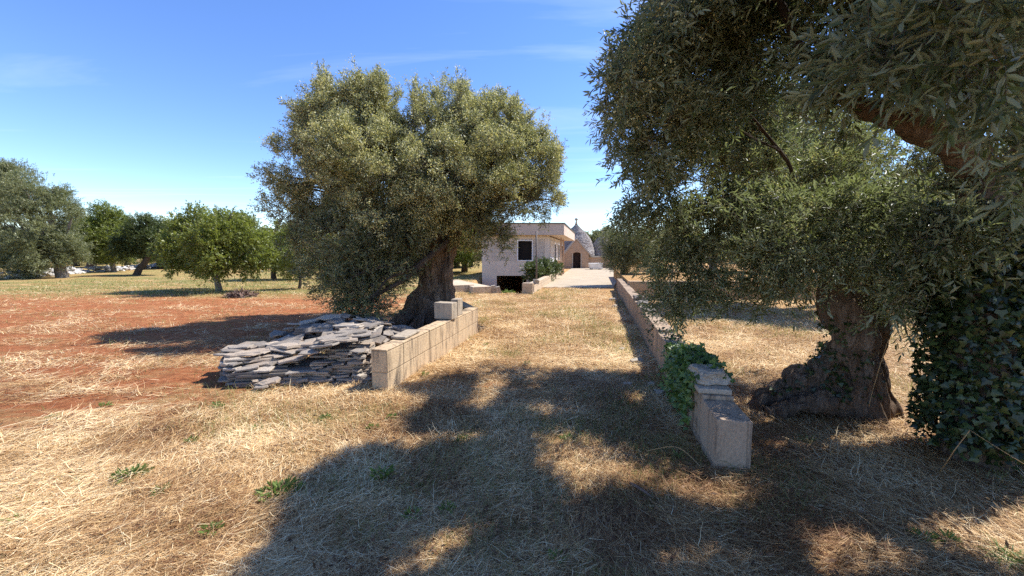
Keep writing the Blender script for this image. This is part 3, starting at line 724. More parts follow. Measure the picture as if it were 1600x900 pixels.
# ================================================================== SLAB STACKS
SLABS = []
def slab_mesh(i):
    n = random.choice((4, 5, 5, 6)); bm = bmesh.new(); L, W = random.uniform(.15, .24), random.uniform(.10, .17); t = random.uniform(.009, .016)
    pts = []
    for k in range(n):
        th = 2 * math.pi * (k + random.uniform(-.22, .22)) / n + .78; pts.append((L * (1 + random.uniform(-.12, .12)) * math.copysign(abs(math.cos(th)) ** .7, math.cos(th)), W * math.copysign(abs(math.sin(th)) ** .7, math.sin(th)) * (1 + random.uniform(-.12, .12))))
    lo = [bm.verts.new((x, y, 0)) for x, y in pts]; hi = [bm.verts.new((x * .97, y * .97, t * 2)) for x, y in pts]
    bm.faces.new(lo[::-1]); bm.faces.new(hi)
    for k in range(n): bm.faces.new((lo[k], lo[(k + 1) % n], hi[(k + 1) % n], hi[k]))
    bmesh.ops.bevel(bm, geom=bm.edges[:], offset=.004, segments=1, affect='EDGES')
    bmesh.ops.triangulate(bm, faces=[f for f in bm.faces if len(f.verts) > 4])
    bmesh.ops.subdivide_edges(bm, edges=[e for e in bm.edges if e.calc_length() > .07], cuts=2, use_grid_fill=False)
    for v in bm.verts:
        v.co += mnoise.noise_vector(v.co * 9 + Vector((i * 5, 0, 0))) * .010 + mnoise.noise_vector(v.co * 30 + Vector((i * 5, 0, 0))) * .004
    me = bpy.data.meshes.new("stone_slab"); bm.to_mesh(me); bm.free(); me.materials.append(M['slab']); SLABS.append((me, t * 2))
for i in range(16): slab_mesh(i)
def put_slab(loc, rz, tilt, group, label, sc=1.0):
    me, t = random.choice(SLABS); o = bpy.data.objects.new("stone_slab", me); COL.objects.link(o)
    o.location = loc; o.rotation_euler = (tilt[0], tilt[1], rz); o.scale = (sc, sc * random.uniform(.75, 1.1), random.uniform(.6, 1.15)); tag(o, label, "slab", group); return t
def frame_pt(o, e1, e2, a, b): return o + e1 * a + e2 * b
NS = 0
def stack(o, e1, W_, e2, H_, layers, group, label, sides, lean=0.0, top=None, zmax=None):
    """o: near-left corner, e1 along the front, e2 into depth"""
    global NS
    a1 = math.atan2(e1.y, e1.x); z = .0
    for l in range(layers):
        st = .030
        for (edge, length) in sides:
            u = random.uniform(-.05, .08)
            while u < length - .06:
                w = random.uniform(.22, .36)
                uu = min(u + w / 2, length - .1); inset = random.uniform(.07, .13)
                if edge == 'f': p = o + e1 * uu + e2 * (inset + lean * l); rz = a1
                elif edge == 'l': p = o + e1 * inset + e2 * uu; rz = a1 + math.pi / 2
                elif edge == 'r': p = o + e1 * (W_ - inset) + e2 * uu; rz = a1 + math.pi / 2
                if zmax is not None and z > zmax(uu if edge == 'f' else (0 if edge == 'l' else W_)): u += w; continue
                lab_ = label % (('bottom', 'lower middle', 'upper middle', 'top')[min(3, l * 4 // layers)], {'f': 'front', 'l': 'left', 'r': 'right'}[edge] )
                put_slab((p.x, p.y, z + random.uniform(-.004, .004)), rz + random.uniform(-.14, .14), (random.uniform(-.05, .05), random.uniform(-.05, .05)), group, lab_, w / .36); NS += 1
                u += w
        z += st
    return z
e1 = Vector((.985, .17, 0)); e2 = Vector((-.17, .985, 0))
# front stack
o1 = gp(432, 606); W1 = (gp(571, 603) - o1).length
g1, l1 = "slabs of the front stack", "slab in the %s layers of the tall front stack, on its %s side"
stack(o1, e1, W1, e2, .9, 14, g1, l1, [('f', W1), ('r', .75)], lean=.014, zmax=lambda u: .10 + .34 * min(1, u / .7))
# left stack
o2 = gp(352, 603); W2 = .75
e1b = Vector((.80, .60, 0)); e2b = Vector((-.70, .71, 0)); g2_, l2 = "slabs of the square stack", "slab in the %s layers of the squared outer stack, on its %s side"
stack(o2, e1b, W2, e2b, .8, 10, g2_, l2, [('f', W2), ('l', .62)])
o3 = gp(334, 583)
# tops and leaning slabs
g3, l3 = "slabs slumped over the pile", "grey slab slumped at an angle across the top of the slab pile"
for k in range(66):
    a, b = random.uniform(-.35, 1), random.random(); p = o1 + e1 * (W1 * a - .05) + e2 * (.16 + b * .85); h = (.14 + .33 * max(0, min(1, (W1 * a) / .7))) + .04 + b * .05
    put_slab((p.x, p.y, h + random.uniform(-.02, .03)), random.uniform(-.5, .5), (random.uniform(-.05, .16), random.uniform(-.22, .02)), g3, l3, random.uniform(.65, 1.15)); NS += 1
g4, l4 = "slabs lying on the square stack", "flat grey slab lying on the squared outer stack"
for k in range(26):
    p = o2 + e1b * random.uniform(.10, W2 + .25) + e2b * random.uniform(.12, .75)
    put_slab((p.x, p.y, .30 + random.uniform(0, .04)), random.uniform(-.5, .5), (random.uniform(-.07, .07), random.uniform(-.08, .08)), g4, l4, random.uniform(.8, 1.3)); NS += 1
g5, l5 = "slabs heaped behind the stacks", "dark slab in the shaded heap behind the stacks, under the hanging olive branch"
bc = gp(548, 532)
for k in range(62):
    a = random.uniform(0, 2 * math.pi); rr = random.random() ** .6; x_, y_ = math.cos(a) * rr * 1.15, math.sin(a) * rr * .85
    h = .34 * (1 - rr ** 1.6) + .17
    put_slab((bc.x + x_, bc.y + y_ - .25, h), random.uniform(-1.5, 1.5), (-.28 * math.sin(a) + random.uniform(-.15, .15), .28 * math.cos(a) + random.uniform(-.15, .15)), g5, l5, random.uniform(.8, 1.25)); NS += 1
g6, l6 = "slabs spilled at the foot of the stacks", "small slab spilled on the straw at the foot of the stacks"
for k in range(22):
    p = gp(random.uniform(400, 475), random.uniform(588, 611)); put_slab((p.x, p.y, random.uniform(.0, .07)), random.uniform(-1, 1), (random.uniform(-.2, .25), random.uniform(-.3, .2)), g6, l6, random.uniform(.5, .8)); NS += 1
print("SLABS", NS)
# the buried inner layers: one mass
V = []; F = []
def core_box(o, a0, a1, b0, b1, z0, z1):
    for k in range(int((z1 - z0) / .03)):
        zz = z0 + .03 * k; n = max(1, int((a1 - a0) / .3))
        for i in range(n):
            for j in range(max(1, int((b1 - b0) / .25))):
                u0 = a0 + .3 * i + random.uniform(-.03, .03); w0 = b0 + .25 * j + random.uniform(-.03, .03)
                pts = [o + e1 * u + e2 * w for u, w in ((u0, w0), (u0 + .28, w0), (u0 + .28, w0 + .23), (u0, w0 + .23))]
                b = len(V); V.extend([(q.x, q.y, zz) for q in pts] + [(q.x, q.y, zz + .024) for q in pts])
                F.extend([tuple(b + t for t in q) for q in ((3, 2, 1, 0), (4, 5, 6, 7), (0, 1, 5, 4), (1, 2, 6, 5), (2, 3, 7, 6), (3, 0, 4, 7))])
core_box(o1, .10, .65, .2, 1.0, 0, .17); core_box(o1, .5, W1 - .15, .26, 1.0, 0, .40); core_box(o2 + e1 * .1 + e2 * .25, .0, .55, .12, .6, 0, .25)
core_box(bc - e1 * 1.0 - e2 * .85, 0, 2.0, 0, 1.2, 0, .22); core_box(bc - e1 * .7 - e2 * .7, 0, 1.3, 0, .8, .2, .40); core_box(o1 + e1 * -.5 + e2 * .12, 0, 1.2, 0, .9, 0, .18)
me = bpy.data.meshes.new("slab_rubble"); me.from_pydata(V, [], F); o = link("slab_rubble", me, M['slab']); tag(o, "grey slabs packed inside the slab pile", "slabs", kind="stuff")

# ================================================================== LEFT OLIVE TREE
def A3(px, py, Y): v = at(px, py, Y); return (v.x, v.y, v.z)
def tree_empty(p, label, cat="tree", name="olive_tree"):
    o = empty(name, (p[0], p[1], 0)); return tag(o, label, cat)
TL = gp(672, 508); T1 = tree_empty(TL, "old olive tree with twisted trunk and cream blossom behind the low wall and slab pile")
ty_ = 8.75
strands = [
    ([A3(655, 517, ty_), A3(664, 475, ty_), A3(670, 435, ty_), A3(679, 390, ty_), A3(686, 345, ty_)], [.31, .27, .23, .20, .17]),
    ([A3(700, 515, ty_ + .05), A3(701, 475, ty_), A3(698, 440, ty_), A3(704, 392, ty_), A3(718, 350, ty_)], [.20, .16, .14, .13, .12]),
    ([A3(680, 512, ty_ - .2), A3(680, 475, ty_ - .1), A3(684, 445, ty_)], [.24, .17, .12]),
    ([A3(596, 528, ty_ - .55), A3(618, 508, ty_ - .4), A3(640, 488, ty_ - .2), A3(660, 455, ty_)], [.08, .15, .19, .2]),
    ([A3(640, 528, ty_ - .6), A3(655, 500, ty_ - .4), A3(668, 470, ty_ - .2)], [.08, .14, .14]),
    ([A3(690, 524, ty_ - .6), A3(685, 500, ty_ - .42), A3(682, 475, ty_ - .2)], [.10, .12, .12]),
    ([A3(668, 440, ty_), A3(650, 410, ty_ - .1), A3(632, 380, ty_ - .25), A3(600, 350, ty_ - .4)], [.16, .12, .10, .08]),
]
gnarly("trunk", strands, M['bark'], T1, voxel=.024, amp=.085)
LB = []
def lobe(px, py, Y, r, ry=None, rz=None): c = at(px, py, Y); return ((c.x, c.y, c.z), (r, ry or r, rz or r))
lob = [lobe(505, 215, 8.9, .70), lobe(515, 185, 9.2, .5, None, .55), lobe(590, 190, 9.2, .78), lobe(575, 165, 9.0, .45, None, .5), lobe(478, 275, 8.8, .68), lobe(560, 260, 8.2, .95), lobe(662, 245, 9.2, .78), lobe(720, 215, 9.2, .75), lobe(785, 215, 9.3, .72), lobe(750, 260, 8.4, .85),
       lobe(820, 255, 9.2, .70), lobe(845, 300, 9.2, .48), lobe(790, 315, 8.6, .62), lobe(690, 290, 8.0, .85), lobe(620, 330, 7.9, .85), lobe(455, 325, 8.8, .45), lobe(490, 370, 8.3, .60), lobe(545, 385, 7.8, .72), lobe(600, 395, 7.8, .62),
       lobe(520, 425, 7.6, .50), lobe(565, 450, 7.4, .52), lobe(570, 478, 7.1, .30, None, .36), lobe(530, 460, 7.2, .3), lobe(735, 345, 8.3, .50), lobe(760, 368, 8.6, .42, None, .32), lobe(640, 370, 8.0, .45),
       lobe(615, 275, 10.2, 1.0), lobe(730, 260, 10.3, 1.1), lobe(540, 300, 10, .9), lobe(700, 180, 9.8, .6)]
spx = [(502, 165, 10), (510, 150, 12), (503, 130, 8), (585, 145, 12), (595, 135, 9), (655, 165, 9), (650, 150, 5), (725, 155, 10), (724, 142, 6), (770, 175, 10), (805, 175, 10), (822, 195, 8), (565, 150, 8), (850, 215, 8), (690, 175, 8), (868, 250, 6), (760, 165, 6), (540, 160, 7)]
eo, ed = [], []
for px, py, n in spx:
    for k in range(n * 10):
        eo.append(A3(px + random.gauss(0, 5), py + random.triangular(-26, 42, 30), 9.1 + random.gauss(0, .3))); v = Vector((random.gauss(0, .18), random.gauss(0, .18), 1)).normalized(); ed.append(tuple(v))
ex = (np.array(eo), np.array(ed))
hole = at(500, 303, 8.9)
def keepL(P):
    x, y = shadow_xy(P); dap = (vnoise(np.stack([x * 3.2, y * 3.2, x * 0], -1), 45) > .66) & (y < 6.3)
    return ~dap & (np.hypot(P[:, 0] - hole.x * P[:, 1] / hole.y, P[:, 2] - (1.6 + (hole.z - 1.6) * P[:, 1] / hole.y)) > .20)
_, o_, d_ = foliage("crown", T1, lob, M['olive_leaf'], per_m2=7.2, crad=.15, twigs=19, tl=(.14, .30), npair=6, ll=(.05, .08), lw=.26, up=.35, extra=ex, keep_twig=keepL, stems=.0025)
hi = (vnoise(o_ * 1.7, 77) * .6 + .4 * sstep(1.2, 4.0, o_[:, 2])) > .46
blossoms("blossoms", T1, o_[hi], d_[hi], .6, .030, per=34, spread=.048)
base = Vector(A3(690, 370, ty_)); lp = []
for i, L in enumerate(lob):
    c = Vector(L[0]); s = Vector(A3(*random.choice([(690, 365), (718, 355), (610, 355)]), ty_)); m = (s + c) / 2 + Vector((random.uniform(-.2, .2), random.uniform(-.2, .2), random.uniform(-.1, .3)))
    lp.append(([s, m, c], [.10, .06, .02]))
    for k in range(3):
        e = c + Vector((random.uniform(-.4, .4), random.uniform(-.4, .4), random.uniform(-.3, .5))); lp.append(([m, (m + e) / 2 + Vector((0, 0, .1)), e], [.04, .025, .008]))
limbs("branches", T1, lp, M['bark_dark'])

# ================================================================== RIGHT NEAR OLIVES
# light reaching the ground through real gaps in the crowns
LIT = [(gp(970, 745), .36, .14), (gp(1130, 795), .20, .08), (gp(850, 650), .22, .16), (gp(760, 600), .14, .2), (Vector((1.38, 2.9, 0)), .16, .14), (Vector((1.42, 4.1, 0)), .2, .25), (Vector((1.40, 3.5, 0)), .1, .12), (gp(930, 725), .50, .27), (gp(1080, 745), .35, .22), (gp(1200, 720), .36, .32), (gp(1330, 700), .50, .20), (gp(1310, 860), .20, .13), (gp(1560, 850), .22, .20), (gp(870, 690), .26, .16), (gp(1230, 660), .5, .3), (gp(1020, 640), .12, .1)]
def sunny(P, full=True):
    x, y = shadow_xy(P); bad = np.zeros(len(P), bool)
    wob = (vnoise(np.stack([x * 5, y * 5, x * 0], -1), 8) - .5) * .9
    for c, a, b in LIT: bad |= ((x - c.x) / (a * 1.15 + .10)) ** 2 + ((y - c.y) / (b * 1.15 + .10)) ** 2 < 1 + wob
    bad |= (x > 2.0) & (y > 5.2)                        # the open field beyond stays sunlit
    bad |= (vnoise(np.stack([x * 3.1, y * 3.1, x * 0], -1), 15) > .59) & (y > 1.7) & (x < 3.4)
    edge = np.interp(y, [1.0, 2.2, 2.7, 3.4, 4.6, 5.2, 6.2, 7.0, 7.6], [-1.20, -1.20, -1.15, -1.1, -1.05, -.55, .40, 1.1, 9])
    bad |= x < edge + (vnoise(np.stack([x * 2.6, y * 2.6, x * 0], -1), 5) - .5) * 1.0
    if full: bad &= ~((P[:, 2] < 2.15) & (P[:, 0] > 1.2) & (P[:, 1] > 2.9) & (P[:, 1] < 4.4) & (RNG.random(len(P)) < .7))
    return ~bad
def proj(P):
    c_, s_ = math.cos(PITCH), math.sin(PITCH); zz = P[:, 2] - CAMZ; f = P[:, 1] * c_ - zz * s_; u = P[:, 1] * s_ + zz * c_
    return 800 + FPX * P[:, 0] / f, 450 - FPX * u / f
def limb_gap(P):                                        # open air round the thick bare limb and thin places in the crown
    px, py = proj(P); t = np.clip((px - 1325) / 200, 0, 1); yc = 165 + 62 * t
    g = (px > 1325) & (px < 1525) & (np.abs(py - yc - 4) < 58 + 8 * t) & (P[:, 1] < 3.3)
    for a, b, ra, rb in ((1265, 195, 42, 16), (1373, 298, 20, 10), (1368, 345, 26, 14), (1300, 250, 40, 18), (1480, 320, 26, 14), (1185, 290, 40, 16)):
        g |= (((px - a) / ra) ** 2 + ((py - b) / rb) ** 2 < 1 + (vnoise(P * 6, 9) - .5)) & (P[:, 1] < (7 if rb < 17 and b < 350 else 4.2))
    return ~g
B1 = gp(1335, 660); T2 = tree_empty(B1, "huge olive tree with split hollow trunk just right of the long grey wall")
y1 = 3.75
st2 = [
    ([A3(1345, 680, y1), A3(1345, 610, y1), A3(1335, 550, y1), A3(1322, 495, y1), A3(1312, 440, y1 + .05), A3(1300, 395, y1 + .1)], [.19, .18, .19, .20, .17, .14]),
    ([A3(1378, 685, y1 + .05), A3(1376, 620, y1 + .05), A3(1366, 550, y1 + .08), A3(1350, 490, y1 + .05), A3(1340, 440, y1), A3(1362, 400, y1)], [.13, .12, .12, .14, .12, .09]),
    ([A3(1300, 640, y1 + .1), A3(1305, 600, y1 + .1), A3(1322, 555, y1 + .1)], [.16, .16, .14]),
    ([A3(1172, 645, y1 + .35), A3(1205, 622, y1 + .3), A3(1250, 600, y1 + .2), A3(1295, 575, y1 + .1), A3(1318, 540, y1)], [.09, .12, .14, .16, .15]),
    ([A3(1180, 665, y1 + .1), A3(1225, 640, y1 + .05), A3(1275, 628, y1), A3(1320, 620, y1)], [.06, .10, .12, .12]),
    ([A3(1375, 700, y1 - .15), A3(1372, 660, y1 - .1), A3(1355, 600, y1 - .03)], [.11, .10, .10]),
]
gnarly("trunk", st2, M['bark_red'], T2, voxel=.014, amp=.085, groove=(11, 11, 2))
B2 = gp(1525, 735); T3 = tree_empty(B2, "dark ivy clad olive tree at the right edge with a thick limb reaching left")
y2 = 2.95
st3 = [
    ([A3(1520, 760, y2), A3(1525, 680, y2), A3(1530, 600, y2 + .05), A3(1530, 500, y2 + .1), A3(1525, 420, y2 + .1), A3(1535, 330, y2 + .1), A3(1530, 250, y2 + .1)], [.25, .21, .21, .20, .17, .16, .15]),
    ([A3(1595, 760, y2 + .1), A3(1600, 680, y2 + .1), A3(1600, 560, y2 + .1), A3(1590, 450, y2 + .1), A3(1610, 300, y2), A3(1640, 150, y2)], [.24, .22, .22, .2, .16, .14]),
    ([A3(1640, 760, y2 + .2), A3(1650, 600, y2 + .2), A3(1660, 420, y2 + .2)], [.25, .2, .2]),
    ([A3(1545, 290, y2 + .1), A3(1500, 235, y2), A3(1455, 212, y2 - .02), A3(1400, 185, y2 - .02), A3(1340, 163, y2 + .05), A3(1290, 130, y2 + .2)], [.15, .125, .095, .075, .06, .045]),
    ([A3(1530, 235, y2), A3(1480, 200, y2 - .1), A3(1430, 165, y2 - .2), A3(1400, 110, y2 - .2)], [.08, .06, .04, .03]),
]
gnarly("trunk", st3, M['bark_red'], T3, voxel=.015, amp=.035, groove=(13, 13, 2))
# crowns: lobes in view, plus the part of each crown above the frame that casts the shade
lobA = [lobe(1005, 30, 3.3, .42), lobe(980, 115, 3.4, .30), lobe(1005, 190, 3.6, .38), lobe(978, 245, 3.8, .24), lobe(1015, 90, 4.0, .40), lobe(1030, 290, 4.2, .42), lobe(1060, 360, 4.3, .36), lobe(1065, 420, 4.3, .30), lobe(1070, 455, 4.25, .16, None, .20),
        lobe(1110, 120, 3.8, .62), lobe(1130, 250, 3.9, .48), lobe(1130, 370, 4.2, .38), lobe(1150, 425, 4.3, .24), lobe(1200, 410, 4.3, .28), lobe(1220, 60, 3.5, .65), lobe(1230, 210, 3.7, .38), lobe(1220, 340, 4.3, .34), lobe(1280, 400, 4.2, .28), lobe(1300, 300, 4.6, .42),
        lobe(1380, 330, 4.3, .40), lobe(1400, 420, 4.0, .25), lobe(1120, -60, 4.2, .9), lobe(1300, -120, 4.0, 1.1), lobe(1000, -70, 4.5, .62), lobe(1400, 250, 5, .5), lobe(1250, 260, 5.2, .6)]
lobA += [lobe(1215, 395, 3.6, .26), lobe(1275, 405, 3.45, .20), lobe(1330, 380, 3.4, .24), lobe(1385, 395, 3.4, .22), lobe(1430, 420, 3.35, .22), lobe(1250, 330, 3.6, .28), lobe(1310, 330, 3.6, .26), lobe(1385, 330, 3.5, .22), lobe(1440, 470, 3.2, .12), lobe(1160, 470, 3.9, .10), lobe(1395, 455, 3.25, .13), lobe(1050, 480, 4.15, .12, None, .16)]
lobA += [lobe(1215, 265, 4.4, .30), lobe(1235, 190, 4.7, .26), lobe(1190, 185, 5.6, .50), lobe(1250, 225, 5.6, .50), lobe(1180, 260, 5.5, .45), lobe(1290, 275, 5.7, .40), lobe(1130, 200, 5.6, .5)]
C = Vector
lobA += [((1.6, 4.6, 4.6), (1.1, 1.0, .8)), ((2.6, 4.3, 5.0), (1.2, 1.2, .8)), ((.9, 5.2, 4.2), (.7, .8, .6)), ((2.4, 5.6, 4.2), (1.0, .8, .7)), ((1.4, 5.9, 3.6), (.8, .5, .5))]
lobB = [lobe(1330, 70, 2.9, .52), lobe(1440, 60, 2.7, .55), lobe(1560, 70, 2.7, .5), lobe(1590, 200, 2.6, .32), lobe(1500, 330, 2.9, .22), lobe(1580, 330, 2.6, .25), lobe(1450, 380, 2.9, .18), lobe(1430, 300, 3.1, .22), lobe(1430, 440, 2.9, .10),
        lobe(1400, 120, 2.4, .18), lobe(1500, 110, 2.3, .25), lobe(1420, 55, 1.7, .20), lobe(1480, 20, 1.7, .22), lobe(1570, 110, 1.6, .17), lobe(1590, 250, 1.8, .12)]
lobB += [((1.5, 3.2, 4.0), (.9, .8, .6)), ((2.6, 2.9, 4.2), (1.1, 1.0, .8)), ((3.8, 3.2, 4.4), (1.0, 1.2, .9)), ((1.9, 2.2, 3.9), (.9, .8, .5)), ((3.4, 2.0, 4.0), (1.0, 1.0, .8)), ((4.4, 2.6, 3.4), (.7, 1.0, .9)), ((.9, 3.6, 4.2), (.7, .6, .5)), ((2.7, 1.4, 4.0), (1.0, .8, .6)), ((1.3, 1.5, 3.9), (.7, .7, .5))]
_, o_, d_ = foliage("crown", T2, lobA, M['olive_leaf_near'], per_m2=13.5, crad=.14, twigs=17, tl=(.12, .28), npair=6, ll=(.05, .08), lw=.21, up=.05, nice=True, stems=.0017, keep_twig=lambda P: sunny(P) & limb_gap(P), inner=.3)
k = (vnoise(o_ * 2, 31) > .40); blossoms("blossoms", T2, o_[k], d_[k], .7, .015, per=14, spread=.028)
_, o_, d_ = foliage("crown", T3, lobB, M['olive_leaf_near'], per_m2=11.5, crad=.13, twigs=15, tl=(.12, .28), npair=6, ll=(.055, .085), lw=.23, up=.05, nice=True, stems=.0018, keep_twig=lambda P: sunny(P) & limb_gap(P), inner=.3)
k = (vnoise(o_ * 2, 32) > .5); blossoms("blossoms", T3, o_[k], d_[k], .45, .010, per=12, spread=.025)
def crown_limbs(T, lobs, starts, mat, r0=.07):
    lp = []
    for li, (c, r) in enumerate(lobs):
        if not sunny(np.array([c]), False)[0] or li % 3 or 4.9 < c[1]: continue
        c = C(c); s = min((C(q) for q in starts), key=lambda q: (q - c).length); m = (s + c) / 2 + C((random.uniform(-.15, .15), random.uniform(-.15, .15), random.uniform(0, .2)))
        lp.append(([s, m, c], [r0, r0 * .6, r0 * .2]))
        if c.z > 2.2 and c.y < 2.6: pass
        for k in range(3):
            rr = .55 * (max(r) if not np.isscalar(r) else r); e = c + C((random.uniform(-1, 1), random.uniform(-1, 1), random.uniform(-.6, .8))) * rr; lp.append(([m, (m + e) / 2, e], [r0 * .35, r0 * .2, .005]))
    limbs("branches", T, lp, mat, 7)
crown_limbs(T2, lobA, [A3(1300, 395, y1 + .1), A3(1362, 400, y1)], M['bark_dark'], .026)
crown_limbs(T3, lobB, [A3(1290, 130, y2 + .2), A3(1530, 250, y2 + .1), A3(1640, 150, y2), A3(1400, 110, y2 - .2)], M['bark_dark'], .045)

# ================================================================== IVY
def ivy(name, V_, Nrm, size, mat, label, cat="ivy", jit=.5, hang=-.4):
    n = len(V_); d = unit(Nrm * .35 + RNG.normal(size=(n, 3)) * jit + np.array([0, 0, hang])); nn = unit(Nrm + RNG.normal(size=(n, 3)) * .35)
    s = unit(np.cross(d, nn)); nn = np.cross(s, d); L = (RNG.uniform(.6, 1.2, n) * size)[:, None]
    sh = [(0, 0), (-.12, .42), (.30, .55), (.48, .25), (1.0, 0), (.48, -.25), (.30, -.55), (-.12, -.42)]
    v = np.stack([V_ + d * L * a + s * L * b - nn * L * abs(b) * .25 for a, b in sh], 1).reshape(-1, 3)
    i = np.arange(n)[:, None, None] * 8; F = (i + np.array([[0, 1, 2, 3], [0, 3, 4, 4], [0, 4, 5, 6]])[None])
    F = (i + np.array([[0, 1, 2], [0, 2, 3], [0, 3, 4], [0, 4, 5], [0, 5, 6], [0, 6, 7]])[None]).reshape(-1, 3)
    o = link(name, npmesh(name, v, F, False, {"rnd": np.repeat(RNG.random(n), 8)}), mat); return tag(o, label, cat)
def on_trunk(paths, n, zlo, zhi, off, side=None):
    P = []; Nn_ = []
    for pts, rad in paths:
        pp, rr = smooth_path(pts, rad, 6)
        for k in range(n):
            i = random.randrange(len(pp) - 1); t = random.random(); c = pp[i].lerp(pp[i + 1], t); r = rr[i]
            if not (zlo < c.z < zhi): continue
            th = random.uniform(0, 2 * math.pi); nv = Vector((math.cos(th), math.sin(th), random.uniform(-.2, .2)))
            if side is not None and nv.dot(side) < random.uniform(-.2, .4): continue
            P.append(tuple(c + nv * (r + random.uniform(0, off)))); Nn_.append(tuple(nv.normalized()))
    return np.array(P), np.array(Nn_)
P_, N_ = on_trunk(st3[:3], 10500, .15, 1.95, .16); ivy("ivy", P_, N_, .050, M['ivy_leaf'], "dark ivy wrapping the trunk at the right edge of the picture")
P_, N_ = on_trunk([st2[3]], 900, .15, 1.5, .05, Vector((-.3, .2, .9))); P2, N2 = on_trunk([st2[0], st2[2]], 700, .2, 1.0, .05, Vector((-1, -.1, 0)))
ivy("ivy", np.concatenate([P_, P2]), np.concatenate([N_, N2]), .04, M['ivy_leaf'], "thin dark ivy on the left flank of the split olive trunk")
# creeper over the right wall
P_ = []; N_ = []
for k in range(1700):
    u = abs(random.gauss(.0, 1)) ; u = 1.0 + random.gauss(0.2, .36); t = random.random()
    if t < .5: w, z = random.uniform(-.10, -.01), .52 - abs(random.gauss(0, .25)); nv = (-Nn + Vector((0, -.3, .4)))
    else: w, z = random.uniform(-.05, .27), .52 + abs(random.gauss(0, .05)) * max(.2, 1 - abs(u - 1.1)); nv = Vector((0, -.4, 1))
    if z < .02 or u < .55: continue
    p = WB + D * u + Nn * w; P_.append((p.x, p.y, z)); N_.append(tuple(nv.normalized()))
ivy("creeper", np.array(P_), np.array(N_), .055, M['creeper_leaf'], "bright green creeper spilling over the near part of the long grey wall", "creeper")
P_ = []; N_ = []
for k in range(260):
    u = random.uniform(2.2, 5.8); w, z = (random.uniform(-.04, 0), random.uniform(.15, .52)) if random.random() < .5 and abs(u - 3.6) < .5 else (random.uniform(0, .25), .5 + random.uniform(0, .03))
    p = WB + D * u + Nn * w; P_.append((p.x, p.y, z)); N_.append((-.6, -.3, .7))
ivy("creeper", np.array(P_), np.array(N_), .04, M['ivy_leaf'], "sparse dark creeper further along the top of the long grey wall", "creeper")
c = gp(1285, 645); P_ = np.array([(c.x + random.gauss(0, .09), c.y - .05 + random.gauss(0, .05), .08 + abs(random.gauss(0, .09))) for _ in range(110)])
ivy("seedling", P_, np.tile([[0, -.5, .8]], (110, 1)), .045, M['ivy_leaf'], "small leafy dark green shoot at the foot of the split olive trunk", "plant", hang=.3)

# bush beside the garage ramp
bc_ = at(845, 424, 21.0); Tb = empty("bush", (bc_.x, bc_.y, 0)); tag(Tb, "round glossy green bush between the house front and the ramp wall", "bush")
lb = [((at(830, 424, 20)), .34), ((at(844, 420, 21)), .42), ((at(838, 428, 20.4)), .36), ((at(859, 419, 23)), .36), ((at(852, 427, 21.7)), .34), (at(868, 420, 24), .28)]
foliage("foliage", Tb, [(tuple(c), r) for c, r in lb], M['dark_green_leaf'], per_m2=26, crad=.15, twigs=6, tl=(.1, .25), npair=4, ll=(.08, .13), lw=.45, up=.4)
limbs("stems", Tb, [([C((bc_.x, bc_.y - 1, -.9)), C((c.x, c.y, c.z - .3)), C(c)], [.05, .03, .01]) for c, r in lb], M['bark_dark'], 6)

# ================================================================== ORCHARD AND FAR TREES
def orchard_tree(name, label, base, trunk, tr, lobs, leafmat, barkmat, ll, dens, twigs=7, lw=.4, blossom=0.0, group=None, crad=.2, up=.3, npair=4):
    T = empty(name, (base.x, base.y, 0)); tag(T, label, "tree", group)
    pts, rad = smooth_path(trunk, tr, 5, wob=.04, seed=base.x)
    link("trunk", tubes_mesh("trunk", [(pts, rad)], 10), barkmat, T)
    foliage("crown", T, lobs, leafmat, keep=(lambda C_: vnoise(C_ * 1.1 + 3.3, 61) > .41) if 'olive' in name else (lambda C_: vnoise(C_ * 1.6 + 3.3, 62) > .37), per_m2=dens, crad=crad, twigs=twigs, tl=(ll * 1.5, ll * 4), npair=npair, ll=(ll * .8, ll * 1.2), lw=lw, up=up)
    if blossom:
        pass
    s = C(trunk[-1]); lp = []
    for c, r in lobs:
        c = C(c); m = (s + c) / 2; lp.append(([s, m, c], [tr[-1] * .7, tr[-1] * .35, .02]))
        for k in range(2): e = c + C((random.uniform(-1, 1), random.uniform(-1, 1), random.uniform(-.3, 1))) * (r if np.isscalar(r) else max(r)) * .8; lp.append(([m, (m + e) / 2, e], [tr[-1] * .3, tr[-1] * .18, .012]))
    limbs("branches", T, lp, barkmat, 6)
    return T
def pxlobes(L, Y): return [(A3(a, b, Y + dy), r) for a, b, dy, r in L]
# bright green nut tree
b = gp(341, 455); Y = b.y
orchard_tree("almond_tree", "bright green round almond tree with a slim trunk, nearest in the orchard", b, [A3(342, 457, Y), A3(340, 440, Y), A3(335, 428, Y), A3(332, 415, Y)], [.14, .11, .11, .09],
    pxlobes([(290, 385, 0, .75), (330, 375, -.6, .9), (375, 380, 0, .85), (350, 345, 0, .65), (300, 360, .3, .6), (400, 400, 0, .6), (275, 395, 0, .5), (340, 400, -.8, .7), (385, 410, -.3, .5), (365, 330, 0, .30), (305, 338, .2, .28), (272, 348, 0, .2), (270, 410, .2, .35), (330, 400, .8, .8)], Y),
    M['green_leaf'], M['bark_pale'], .10, 16, twigs=7, lw=.45, crad=.18)
b = gp(428, 437); Y = b.y
orchard_tree("almond_tree", "green almond tree with a dark trunk, second from the slab pile", b, [A3(428, 439, Y), A3(428, 425, Y), A3(432, 412, Y)], [.16, .14, .12],
    pxlobes([(420, 395, 0, .9), (450, 390, 0, 1.0), (440, 370, 0, .8), (410, 385, 0, .8), (470, 400, 0, .8)], Y), M['green_leaf'], M['bark_dark'], .12, 12, lw=.45)
b = gp(437, 432); 
